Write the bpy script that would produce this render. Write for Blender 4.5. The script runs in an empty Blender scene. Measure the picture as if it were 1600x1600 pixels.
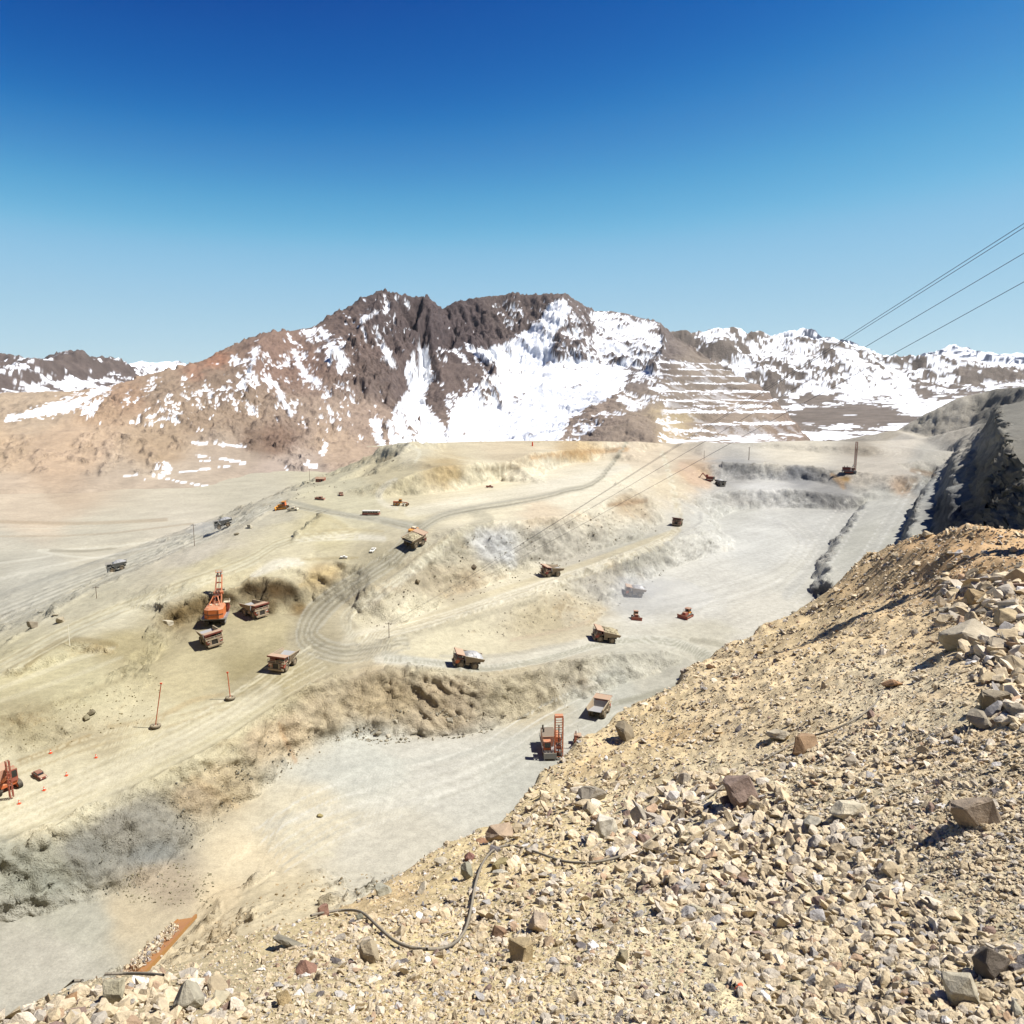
import bpy, bmesh, math, random
import numpy as np
from mathutils import Vector, Matrix
from mathutils.geometry import delaunay_2d_cdt

random.seed(7)
rng = np.random.default_rng(11)
scene = bpy.context.scene
R = math.radians

# ------------------------------------------------------------------ camera, sky, sun, exposure
FPX, PITCH = 1250.0, math.atan(0.16)          # photograph is 1600 px wide
cam_d = bpy.data.cameras.new('camera'); cam = bpy.data.objects.new('camera', cam_d)
scene.collection.objects.link(cam)
cam.location = (0, 0, 0); cam.rotation_euler = (math.pi/2 - PITCH, 0, 0)
cam_d.sensor_width = 36; cam_d.lens = 36*FPX/1600; cam_d.clip_start = 0.3; cam_d.clip_end = 90000
scene.camera = cam

SUN_AZ, SUN_EL = 90.0, 57.0                   # azimuth clockwise from the view direction
world = bpy.data.worlds.new('World'); scene.world = world; world.use_nodes = True
wn = world.node_tree; wn.nodes.clear()
sky = wn.nodes.new('ShaderNodeTexSky'); sky.sky_type = 'NISHITA'; sky.sun_disc = False
sky.sun_elevation = R(SUN_EL); sky.sun_rotation = R(SUN_AZ)
sky.altitude = 3800; sky.air_density = 1.0; sky.dust_density = 0.3; sky.ozone_density = 6.0
# deep high-altitude blue: one response curve per channel over the whole sky
EXPO = 0.9
def scl(k):
    n = wn.nodes.new('ShaderNodeVectorMath'); n.operation = 'SCALE'; n.inputs['Scale'].default_value = k; return n
k_in = scl(0.0528*2**EXPO); k_out = scl(1/(0.05*2**EXPO))
cv = wn.nodes.new('ShaderNodeRGBCurve')
for ch, pts in enumerate(([(0,0),(.05,.0),(.075,.003),(.095,.045),(.12,.13),(.16,.285),(.24,.40),(.36,.49),(.5,.58),(1,1)],
                          [(0,0),(.10,.028),(.141,.098),(.181,.235),(.23,.42),(.279,.53),(.39,.62),(.54,.70),(.7,.78),(1,1)],
                          [(0,0),(.22,.21),(.314,.413),(.392,.58),(.46,.69),(.527,.76),(.686,.80),(.8,.84),(1,1)])):
    c = cv.mapping.curves[ch]
    c.points[0].location = pts[0]; c.points[1].location = pts[-1]
    for p in pts[1:-1]: c.points.new(*p)
cv.mapping.update()
bgn = wn.nodes.new('ShaderNodeBackground'); bgn.inputs['Strength'].default_value = 0.05
wo = wn.nodes.new('ShaderNodeOutputWorld')
wn.links.new(sky.outputs[0], k_in.inputs[0]); wn.links.new(k_in.outputs[0], cv.inputs['Color']); wn.links.new(cv.outputs[0], k_out.inputs[0])
wn.links.new(k_out.outputs[0], bgn.inputs[0]); wn.links.new(bgn.outputs[0], wo.inputs[0])

sun_d = bpy.data.lights.new('sun', 'SUN'); sun_d.energy = 4.6; sun_d.angle = R(0.53); sun_d.color = (1.0, 0.975, 0.93)
sun = bpy.data.objects.new('sun', sun_d); scene.collection.objects.link(sun)
sun_dir = Vector((math.sin(R(SUN_AZ))*math.cos(R(SUN_EL)), math.cos(R(SUN_AZ))*math.cos(R(SUN_EL)), math.sin(R(SUN_EL))))
sun.rotation_euler = sun_dir.to_track_quat('Z', 'Y').to_euler(); sun.location = (0, 0, 500)

scene.view_settings.view_transform = 'Standard'; scene.view_settings.look = 'None'
scene.view_settings.exposure = EXPO; scene.view_settings.gamma = 1.0; scene.view_settings.use_curve_mapping = False
scene.render.engine = 'CYCLES'
scene.cycles.max_bounces = 5; scene.cycles.diffuse_bounces = 3

# ------------------------------------------------------------------ geometry of the view: pixel + height -> place
SP, CP = math.sin(PITCH), math.cos(PITCH)
def ray(u, v):
    a = (u-800)/FPX; b = (v-800)/FPX
    return a, CP - b*SP, -(SP + b*CP)
def PH(u, v, h):                              # point seen at (u, v) that lies h metres below the eye
    x, y, z = ray(u, v); t = h/(-z)
    return (x*t, y*t, -h)
def PT(u, v, t):                              # point seen at (u, v) at depth t
    x, y, z = ray(u, v)
    return (x*t, y*t, z*t)
def pix(X, Y, Z):
    d = np.maximum(Y*CP - Z*SP, 1e-3)
    yc = Y*SP + Z*CP
    return 800 + FPX*X/d, 800 - FPX*yc/d, d

# ------------------------------------------------------------------ noise
def _hash(ix, iy, iz, seed):
    h = (ix.astype(np.uint32)*np.uint32(374761393) + iy.astype(np.uint32)*np.uint32(668265263)
         + iz.astype(np.uint32)*np.uint32(2147483647 & 1274126177) + np.uint32(seed*974711))
    h = (h ^ (h >> np.uint32(13)))*np.uint32(1274126177)
    h = (h ^ (h >> np.uint32(16)))*np.uint32(2246822519)
    return ((h ^ (h >> np.uint32(15))) & np.uint32(0xFFFFFF)).astype(np.float32)/np.float32(0xFFFFFF)*2-1
def vnoise(x, y, seed=0):
    x = x.astype(np.float64) if isinstance(x, np.ndarray) else x
    ix = np.floor(x); iy = np.floor(y)
    fx = (x-ix).astype(np.float32); fy = (y-iy).astype(np.float32)
    ix = ix.astype(np.int64); iy = iy.astype(np.int64); z = np.zeros_like(ix)
    fx = fx*fx*fx*(fx*(fx*6-15)+10); fy = fy*fy*fy*(fy*(fy*6-15)+10)
    a = _hash(ix, iy, z, seed); b = _hash(ix+1, iy, z, seed); c = _hash(ix, iy+1, z, seed); d = _hash(ix+1, iy+1, z, seed)
    return (a+(b-a)*fx) + ((c+(d-c)*fx)-(a+(b-a)*fx))*fy
def fbm(x, y, octv=4, seed=0, gain=0.5, ridged=False):
    s = 0; amp = 1.0; tot = 0
    for o in range(octv):
        ca, sa = math.cos(0.7*o+0.3), math.sin(0.7*o+0.3)
        f = 2.03**o
        n = vnoise((x*ca-y*sa)*f+13.7*o, (x*sa+y*ca)*f-7.1*o, seed+o*31)
        if ridged: n = 1-2*np.abs(n)
        s = s + amp*n; tot += amp; amp *= gain
    return s/tot
def sstep(a, b, x):
    t = np.clip((x-a)/(b-a), 0, 1); return t*t*(3-2*t)

# ------------------------------------------------------------------ ground sheets sampled round the viewpoint
class Sheet:
    """height z over a grid of azimuth x log-distance, filled from surveyed points and break lines"""
    def __init__(s, az0, az1, naz, r0, r1, nr, pts, lines, warp=None, blur=1):
        s.az0, s.naz = R(az0), naz; s.daz = (R(az1)-R(az0))/(naz-1)
        s.l0 = math.log(r0); s.dl = (math.log(r1)-s.l0)/(nr-1); s.nr = nr
        V = []; E = []
        for p in pts: V.append(p)
        for ln in lines:
            i0 = len(V); V += list(ln); E += [(i0+k, i0+k+1) for k in range(len(ln)-1)]
        v2 = [Vector((p[0], p[1])) for p in V]
        ov, oe, of, orv, ore, orf = delaunay_2d_cdt(v2, E, [], 0, 0.01)
        zz = []
        for i, q in enumerate(ov):
            if orv[i]: zz.append(sum(V[k][2] for k in orv[i])/len(orv[i])); continue
            best = None
            for a, b in E:
                pa, pb = v2[a], v2[b]; d = pb-pa; L2 = d.length_squared
                if L2 == 0: continue
                t = max(0, min(1, (q-pa).dot(d)/L2)); e = (pa+d*t-q).length
                if best is None or e < best[0]: best = (e, V[a][2]*(1-t)+V[b][2]*t)
            zz.append(best[1])
        P = np.array([(q.x, q.y) for q in ov]); zz = np.array(zz)
        Z = np.full((naz, nr), np.nan)
        az = s.az0 + s.daz*np.arange(naz); rr = np.exp(s.l0 + s.dl*np.arange(nr))
        GX = np.sin(az)[:, None]*rr[None]; GY = np.cos(az)[:, None]*rr[None]
        pa = np.arctan2(P[:, 0], P[:, 1]); pr = np.hypot(P[:, 0], P[:, 1])
        for f in of:
            if len(f) != 3: continue
            i, j, k = f
            A, B, C = P[i], P[j], P[k]
            det = (B[0]-A[0])*(C[1]-A[1])-(C[0]-A[0])*(B[1]-A[1])
            if abs(det) < 1e-9: continue
            a0, a1 = min(pa[i], pa[j], pa[k]), max(pa[i], pa[j], pa[k])
            # nearest distance to the origin along the edges
            rmin = 1e18
            for U, W in ((A, B), (B, C), (C, A)):
                d = W-U; t = max(0, min(1, -U.dot(d)/max(d.dot(d), 1e-9))); rmin = min(rmin, np.hypot(*(U+d*t)))
            rmax = max(pr[i], pr[j], pr[k])
            ia = max(0, int((a0-s.az0)/s.daz)-1); ib = min(naz, int((a1-s.az0)/s.daz)+2)
            ja = max(0, int((math.log(max(rmin, 1e-3))-s.l0)/s.dl)-1); jb = min(nr, int((math.log(rmax)-s.l0)/s.dl)+2)
            if ia >= ib or ja >= jb: continue
            X = GX[ia:ib, ja:jb]; Y = GY[ia:ib, ja:jb]
            w1 = ((X-A[0])*(C[1]-A[1])-(C[0]-A[0])*(Y-A[1]))/det
            w2 = ((B[0]-A[0])*(Y-A[1])-(X-A[0])*(B[1]-A[1]))/det
            m = (w1 >= -1e-6) & (w2 >= -1e-6) & (w1+w2 <= 1+1e-6)
            val = zz[i] + w1*(zz[j]-zz[i]) + w2*(zz[k]-zz[i])
            sub = Z[ia:ib, ja:jb]; sub[m] = val[m]
        for c in range(naz):
            col = Z[c]; ok = ~np.isnan(col)
            if ok.any(): Z[c] = np.interp(np.arange(nr), np.nonzero(ok)[0], col[ok])
        bad = np.isnan(Z[:, 0])
        if bad.any():
            good = np.nonzero(~bad)[0]
            for c in np.nonzero(bad)[0]: Z[c] = Z[good[np.argmin(abs(good-c))]]
        s.Z = Z; s.GX, s.GY = GX, GY; s.az, s.rr = az, rr
        for _ in range(blur): s.smooth()
        if warp is not None:
            wx, wy = warp(GX, GY)
            s.Z = s.at(GX+wx, GY+wy)
    def smooth(s):
        Z = s.Z
        Z = np.concatenate([Z[:1], (Z[:-2]+2*Z[1:-1]+Z[2:])/4, Z[-1:]], 0)
        Z = np.concatenate([Z[:, :1], (Z[:, :-2]+2*Z[:, 1:-1]+Z[:, 2:])/4, Z[:, -1:]], 1)
        s.Z = Z
    def idx(s, X, Y):
        a = (np.arctan2(X, Y)-s.az0)/s.daz; r = (np.log(np.maximum(np.hypot(X, Y), 1e-3))-s.l0)/s.dl
        return np.clip(a, 0, s.naz-1.001), np.clip(r, 0, s.nr-1.001)
    def at(s, X, Y):
        a, r = s.idx(np.asarray(X, float), np.asarray(Y, float))
        i = a.astype(int); j = r.astype(int); fa = a-i; fr = r-j
        Z = s.Z
        return (Z[i, j]*(1-fa)*(1-fr)+Z[i+1, j]*fa*(1-fr)+Z[i, j+1]*(1-fa)*fr+Z[i+1, j+1]*fa*fr)
    def slope(s):
        """tilt (rise over run) at every grid point"""
        Z = s.Z
        dr = np.gradient(Z, axis=1)/(s.rr*s.dl)[None]
        da = np.gradient(Z, axis=0)/(s.rr*s.daz)[None]
        return np.hypot(dr, da)
    def hit(s, u, v):
        x, y, z = ray(u, v); hl = math.hypot(x, y)
        a = (math.atan2(x, y)-s.az0)/s.daz
        if a < 0 or a > s.naz-1.01: return None
        i = int(a); fa = a-i
        col = s.Z[i]*(1-fa)+s.Z[i+1]*fa
        line = s.rr*z/hl
        w = np.nonzero(col >= line)[0]
        if len(w) == 0: return None
        j = w[0]
        if j == 0: r = s.rr[0]
        else:
            d0 = line[j-1]-col[j-1]; d1 = col[j]-line[j]; f = d0/max(d0+d1, 1e-9)
            r = s.rr[j-1]*(1-f)+s.rr[j]*f
        t = r/hl
        return Vector((x*t, y*t, z*t))
    def mesh(s, name, mat, nrows, step, wflat, colour, attrs=None, disp=None, rmax=None, rmin=None):
        """rows follow the relief so that steep faces get their share of vertices"""
        Z = s.Z; L = s.l0+s.dl*np.arange(s.nr)
        dz = np.abs(np.diff(Z, axis=1))/s.rr[None, 1:]
        w = np.sqrt(dz*dz+(wflat*s.dl)**2)
        k = np.ones(9)/9; wide = np.ones(41)/41      # share the weights between neighbouring columns
        w = np.apply_along_axis(lambda c: np.convolve(np.pad(c, 4, 'edge'), k, 'valid'), 0, w)
        for _ in range(2): w = np.apply_along_axis(lambda c: np.convolve(np.pad(c, 20, 'edge'), wide, 'valid'), 0, w)
        k2 = np.ones(7)/7
        w = np.apply_along_axis(lambda c: np.convolve(np.pad(c, 3, 'edge'), k2, 'valid'), 1, w)
        cw = np.concatenate([np.zeros((s.naz, 1)), np.cumsum(w, 1)], 1)
        cols = np.arange(0, s.naz, step)
        n = len(cols)
        Lr = np.empty((n, nrows))
        for q, c in enumerate(cols):
            Lr[q] = np.interp(np.linspace(0, cw[c, -1], nrows), cw[c], L)
        A = (s.az0+s.daz*cols)[:, None]*np.ones((1, nrows))
        r = np.exp(Lr); X = np.sin(A)*r; Y = np.cos(A)*r
        Zv = s.at(X, Y)
        if disp is not None:
            dx, dy, dzz = disp(X, Y, Zv); Xd, Yd, Zd = X+dx, Y+dy, Zv+dzz
        else: Xd, Yd, Zd = X, Y, Zv
        me = bpy.data.meshes.new(name)
        nv = n*nrows
        co = np.stack([Xd.ravel(), Yd.ravel(), Zd.ravel()], 1).astype(np.float32)
        me.vertices.add(nv); me.vertices.foreach_set('co', co.ravel())
        ii, jj = np.meshgrid(np.arange(n-1), np.arange(nrows-1), indexing='ij')
        a = (ii*nrows+jj).ravel()
        quads = np.stack([a, a+nrows, a+nrows+1, a+1], 1).astype(np.int32)   # facing up
        me.loops.add(quads.size); me.loops.foreach_set('vertex_index', quads[:, ::-1].ravel() if False else quads.ravel())
        me.polygons.add(len(quads)); me.polygons.foreach_set('loop_start', np.arange(0, quads.size, 4, dtype=np.int32))
        me.polygons.foreach_set('loop_total', np.full(len(quads), 4, np.int32))
        me.update(calc_edges=True); me.validate()
        me.polygons.foreach_set('use_smooth', np.ones(len(quads), bool))
        if me.polygons[0].normal.z < 0: me.flip_normals()
        ca = me.color_attributes.new('tone', 'FLOAT_COLOR', 'POINT')
        sl = np.interp(0, [0], [0])
        # slope at the mesh vertices
        S = s.slope_at(X, Y)
        rgb = colour(Xd, Yd, Zd, S)
        rgba = np.concatenate([rgb.reshape(nv, 3), np.ones((nv, 1))], 1).astype(np.float32)
        ca.data.foreach_set('color', rgba.ravel())
        ra = me.attributes.new('rough', 'FLOAT', 'POINT')
        ra.data.foreach_set('value', np.clip((S.ravel()-0.25)/0.5, 0, 1).astype(np.float32))
        me.materials.append(mat)
        o = bpy.data.objects.new(name, me); scene.collection.objects.link(o)
        o['kind'] = 'structure'
        return o
    def slope_at(s, X, Y):
        if not hasattr(s, '_sl'): s._sl = s.slope()
        a, r = s.idx(X, Y); i = a.astype(int); j = r.astype(int)
        return s._sl[i, j]

def lin(c):
    c = np.asarray(c, float)/255.0
    return np.where(c <= 0.04045, c/12.92, ((c+0.055)/1.055)**2.4)

def ground_field(samples, power=2.0):
    """samples: (u, v, radius, r, g, b) survey notes of the soil colour; returns a smooth colour field"""
    S = np.array(samples, float)
    C = lin(S[:, 3:6])
    def f(u, v):
        out = np.zeros(u.shape+(3,)); W = np.zeros(u.shape)
        for k in range(len(S)):
            d2 = ((u-S[k, 0])**2+((v-S[k, 1])*1.5)**2)/(S[k, 2]**2)
            w = 1.0/(d2+0.05)**2.2
            W += w; out += w[..., None]*C[k]
        return out/W[..., None]
    return f
def seg_dist(u, v, a, b):
    d = (b[0]-a[0], b[1]-a[1]); L2 = d[0]**2+d[1]**2+1e-9
    t = np.clip(((u-a[0])*d[0]+(v-a[1])*d[1])/L2, 0, 1)
    return np.hypot(u-(a[0]+t*d[0]), v-(a[1]+t*d[1])), t
def smooth_line(pl, n=4):
    out = []
    m = len(pl)
    for i in range(m-1):
        p0 = pl[max(i-1, 0)]; p1 = pl[i]; p2 = pl[i+1]; p3 = pl[min(i+2, m-1)]
        for k in range(n):
            t = k/n
            out.append(tuple(0.5*(2*b+(c-a)*t+(2*a-5*b+4*c-d)*t*t+(-a+3*b-3*c+d)*t**3) for a, b, c, d in zip(p0, p1, p2, p3)))
    out.append(tuple(pl[-1]))
    return out
def strokes(rgb, u, v, items):
    """each item: ([(u, v, halfwidth), ...], sRGB, strength): wheel tracks, dust and soil bands lying on the ground"""
    fl = rgb.reshape(-1, 3); U = u.ravel(); V = v.ravel()
    for pl, c, st in items:
        pl = smooth_line(pl, 4); c = lin(c)
        wmax = max(p[2] for p in pl)*1.6
        us = [p[0] for p in pl]; vs = [p[1] for p in pl]
        m = np.nonzero((U > min(us)-wmax) & (U < max(us)+wmax) & (V > min(vs)-wmax) & (V < max(vs)+wmax))[0]
        if len(m) == 0: continue
        uu = U[m]; vv = V[m]
        best = np.full(len(m), 9.0)
        for k in range(len(pl)-1):
            d, t = seg_dist(uu, vv, pl[k], pl[k+1])
            best = np.minimum(best, d/(pl[k][2]*(1-t)+pl[k+1][2]*t))
        a = (1-sstep(0.45, 1.25, best))*st
        fl[m] = fl[m]*(1-a[:, None])+c*a[:, None]
    return fl.reshape(rgb.shape)
def in_poly(u, v, poly):
    ins = np.zeros(u.shape, bool); n = len(poly)
    for i in range(n):
        x1, y1 = poly[i]; x2, y2 = poly[(i+1) % n]
        c = ((y1 > v) != (y2 > v)) & (u < (x2-x1)*(v-y1)/((y2-y1) or 1e-9)+x1)
        ins ^= c
    return ins

# ------------------------------------------------------------------ materials
def new_mat(name, rough=0.9, metal=0.0, spec=0.3):
    m = bpy.data.materials.new(name); m.use_nodes = True
    b = m.node_tree.nodes['Principled BSDF']
    b.inputs['Roughness'].default_value = rough; b.inputs['Metallic'].default_value = metal
    b.inputs['Specular IOR Level'].default_value = spec
    return m, m.node_tree.nodes, m.node_tree.links, b
def soil_mat(name, s_big, s_mid, s_fine, bump_d, var=0.22, streak=None):
    m, N, L, b = new_mat(name, 0.97, 0, 0.1)
    at = N.new('ShaderNodeAttribute'); at.attribute_name = 'tone'
    ro = N.new('ShaderNodeAttribute'); ro.attribute_name = 'rough'
    tc = N.new('ShaderNodeTexCoord')
    def noise(scale, det, rg=0.6):
        n = N.new('ShaderNodeTexNoise'); n.inputs['Scale'].default_value = scale; n.inputs['Detail'].default_value = det
        n.inputs['Roughness'].default_value = rg; L.new(tc.outputs['Object'], n.inputs['Vector']); return n
    n1 = noise(s_big, 3); n2 = noise(s_mid, 6, 0.7); n3 = noise(s_fine, 4, 0.7)
    def mp(src, lo, hi, a=0.3, c=0.7):
        r = N.new('ShaderNodeMapRange'); L.new(src, r.inputs[0])
        r.inputs[1].default_value = a; r.inputs[2].default_value = c; r.inputs[3].default_value = lo; r.inputs[4].default_value = hi
        return r.outputs[0]
    def mth(op, a, c):
        q = N.new('ShaderNodeMath'); q.operation = op
        for k, w in enumerate((a, c)):
            if isinstance(w, (int, float)): q.inputs[k].default_value = w
            else: L.new(w, q.inputs[k])
        return q.outputs[0]
    f = mth('MULTIPLY', mp(n1.outputs[0], 1-var*0.5, 1+var*0.5), mp(n2.outputs[0], 1-var, 1+var*0.8))
    f = mth('MULTIPLY', f, mp(n3.outputs[0], 1-var*0.9, 1+var*0.7))
    # dark pebbles and clods, denser on broken ground
    vo = N.new('ShaderNodeTexVoronoi'); vo.inputs['Scale'].default_value = s_fine*.55; L.new(tc.outputs['Object'], vo.inputs['Vector'])
    dots = mp(vo.outputs['Distance'], 1, 0, .16, .30)
    sel = mp(n3.outputs[0], 0, 1, .52, .60)
    dk = mth('MULTIPLY', mth('MULTIPLY', dots, sel), mth('ADD', mth('MULTIPLY', ro.outputs['Fac'], .32), .04))
    f = mth('MULTIPLY', f, mth('SUBTRACT', 1.0, dk))
    mul = N.new('ShaderNodeVectorMath'); mul.operation = 'SCALE'
    L.new(at.outputs['Color'], mul.inputs[0]); L.new(f, mul.inputs['Scale'])
    L.new(mul.outputs[0], b.inputs['Base Color'])
    h = mth('ADD', mth('ADD', mth('MULTIPLY', n2.outputs[0], 1.0), mth('MULTIPLY', n3.outputs[0], 0.4)), mth('MULTIPLY', dots, 0.12))
    k = mth('ADD', mth('MULTIPLY', ro.outputs['Fac'], 0.85), 0.15)
    bp = N.new('ShaderNodeBump'); bp.inputs['Distance'].default_value = bump_d
    L.new(k, bp.inputs['Strength']); L.new(h, bp.inputs['Height']); L.new(bp.outputs[0], b.inputs['Normal'])
    return m
# ------------------------------------------------------------------ the pit: crests and toes of the benches
def H(pl): return [PH(*p) for p in pl]
def T(pl): return [PT(*p) for p in pl]
def RAW(*p): return [(a, b, -c) for a, b, c in p]
pit_lines = [
 # lower wall, crest then toe
 H([(-250,1470,99),(-100,1390,98.5),(0,1335,98),(100,1290,97),(200,1245,96),(290,1200,95),(350,1168,94.5),(420,1120,94),(480,1085,93),(530,1060,92),(590,1045,92),(650,1045,93.5),(700,1052,95),(760,1060,97),(820,1052,98.5),(900,1036,101),(960,1026,104),(1020,1024,106.5),(1060,1032,108.5)]),
 H([(-250,1560,109),(-100,1490,109),(0,1440,108.5),(120,1415,108.5),(230,1385,108.5),(300,1330,108.5),(340,1285,107.5),(400,1235,107),(440,1205,106),(490,1165,105),(560,1150,107),(650,1155,109),(720,1150,110),(800,1125,111),(880,1100,112),(960,1075,112),(1020,1055,111.5)]),
 # lower ramp, far side
 H([(600,1008,90.5),(700,1012,94),(780,1006,97),(880,990,100),(940,978,102.5),(1000,982,104),(1080,990,106),(1140,1005,107.5)]),
 # spur of rubble between the lower floor and the foreground
 H([(100,1560,110),(180,1530,110),(260,1450,110),(330,1408,109.5),(420,1375,109.5),(480,1345,109.5),(560,1368,110),(640,1352,110.5)]),
 H([(220,1560,94),(300,1500,98),(400,1440,102),(470,1395,105),(520,1400,105),(620,1400,103)]),
 # bench with the posts: toe and crest of the slope behind it
 H([(-200,1275,96),(0,1195,95),(60,1170,94),(130,1145,93),(200,1115,92.5),(228,1075,91.5),(248,1030,91),(268,995,89),(288,978,87),(330,968,86),(362,955,84.5),(400,952,85),(440,958,85.3),(460,975,86.5),(472,965,86.5)]),
 H([(-200,1190,89),(0,1112,88),(60,1096,87),(130,1070,87),(190,1046,87),(222,1015,86.5),(240,975,84),(255,961,83.5),(270,947,81),(289,938,79.3),(312,931,79),(340,927,78),(362,923,78),(371,912,76.5),(382,905,75),(415,904,74.8),(448,904,75.5),(457,912,78),(470,925,81)]),
 H([(-100,1105,88),(0,1066,86.8),(30,1057,86.5),(62,1042,86.5),(110,1024,86.3),(187,1021,86.6)]),
 H([(-100,1094,87),(0,1054,86),(30,1045,85),(58,1028,84),(80,1012,83.5),(110,1002,83),(140,1003,83.5),(187,1014,86)]),
 # left edge of the shovel hill and the outer haul road
 H([(-200,1110,99),(0,1012,91),(130,930,86),(240,880,80),(300,852,76),(380,826,71),(420,801,67.5),(450,790,65.5)]),
 H([(-150,1040,114),(0,972,107),(100,930,99),(185,892,94.5),(250,868,88.5),(352,824,78),(400,802,71),(450,783,65),(480,770,64)]),
 H([(-150,985,123),(0,925,117),(100,893,110),(185,868,102.5),(250,848,95),(340,812,83),(400,786,70),(450,767,64.5),(520,754,64),(560,747,63)]),
 H([(-150,900,128),(0,870,127),(100,858,126),(200,845,125),(280,832,123),(340,820,122)]),
 # switchback road, bank and inner edge
 H([(460,985,87.5),(466,955,87),(482,935,85),(520,912,80.5),(570,882,74.5),(612,860,70.5),(640,842,67.5)]),
 H([(470,925,81),(472,908,78),(482,893,75.5),(520,876,73),(560,861,71),(600,848,69),(630,838,67.5)]),
 H([(560,985,88),(545,970,87.5),(556,950,85),(590,925,80.5),(640,890,76),(700,848,71),(732,822,66.5),(800,817,67.5),(880,808,70),(930,795,71),(950,783,70),(990,770,70),(1012,775,72)]),
 H([(575,990,89),(620,975,89.5),(700,935,90),(800,900,89),(900,868,88.3),(1000,843,88),(1030,820,87),(1034,800,84.5),(1037,780,80),(1032,750,74),(1017,725,69),(1010,706,64.5)]),
 # middle road: lower edge and the wall below
 H([(600,1006,90),(660,990,91),(720,967,91.5),(800,940,91.5),(860,915,91),(930,885,90),(980,868,89),(1040,845,88.5),(1080,832,88),(1100,820,89.5),(1098,803,89.5),(1085,788,86),(1095,775,84),(1130,768,84.5),(1230,765,84.5),(1290,771,87),(1330,776,89.5),(1360,782,94)]),
 H([(700,1009,94.3),(800,1000,97.5),(880,984,100.5),(932,972,103),(955,945,104),(985,918,103),(1040,890,100),(1100,868,99.5),(1150,862,100),(1185,858,100),(1180,850,100),(1150,845,99.5),(1125,828,99),(1118,812,98.5),(1150,797,98),(1210,793,98),(1270,794,98),(1325,797,99),(1345,794,98.5)]),
 # dark step down to the floor on the right
 H([(1360,782,94),(1338,810,94),(1313,845,95),(1299,880,95.5),(1298,915,96),(1318,935,97)]),
 H([(1345,794,98.5),(1325,822,99.5),(1299,852,101),(1279,885,103),(1268,928,104),(1275,970,105)]),
 # ramp up from the middle road, right side
 H([(1085,788,86),(1072,775,82),(1066,762,79),(1064,740,73),(1062,720,70),(1058,708,68)]),
 # second bench on the far side
 H([(1110,765,84),(1128,752,83),(1150,750,83),(1220,750,83),(1262,750,83),(1298,758,85),(1325,765,87),(1385,771,89),(1400,770,89)]),
 H([(1090,733,74),(1110,727,71),(1150,724,69),(1200,725,69.8),(1262,728,71.3),(1300,731,72.3),(1335,736,74),(1380,741,76),(1413,744,77),(1422,738,76)]),
 H([(1060,706,68),(1100,713,68.5),(1200,711,68.5),(1282,708,69.5),(1350,712,70.5),(1425,712,70.5)]),
 H([(1050,697,65.5),(1100,702,67),(1200,701,66.5),(1262,696,63),(1275,695,62),(1350,697,62.5),(1425,701,65),(1440,704,66)]),
 # right-hand walls, stepping up to the right: toe / crest pairs
 H([(1462,745,88),(1444,775,89.5),(1426,807,91),(1407,850,92.5),(1392,885,93.5),(1375,940,96)])+RAW((85,200,99)),
 H([(1470,730,79),(1456,752,78),(1441,777,78),(1430,808,77),(1421,836,77),(1416,878,78)])+RAW((93,200,80)),
 H([(1496,706,70),(1477,750,76),(1463,812,77),(1453,850,78),(1450,900,80)])+RAW((100,200,81)),
 H([(1507,683,55),(1492,714,58),(1490,760,58),(1490,786,58),(1497,825,60)])+RAW((107,200,60)),
 H([(1546,660,38),(1530,700,47),(1526,760,53),(1522,830,55),(1520,900,62)])+RAW((114,190,60)),
 H([(1558,636,19),(1565,650,20),(1578,690,26),(1598,740,31),(1640,800,38)])+RAW((140,190,44)),
 # upper left plateau face
 H([(600,762,60),(618,750,56),(650,737,53),(690,729,51.3),(740,725,52.4),(800,722,54),(824,710,51.3),(900,703,55.3),(960,699,57),(1000,697,60),(1040,694,63)]),
 H([(585,790,65),(600,780,65),(625,775,65.5),(660,774,65.5),(700,768,66),(780,752,66),(850,740,66),(880,728,66),(950,715,66),(1008,704,65)]),
 # knoll with the steep left side
 H([(566,744,63),(576,725,57.5),(590,708,51),(606,697,46),(622,692,42)]),
]
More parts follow.
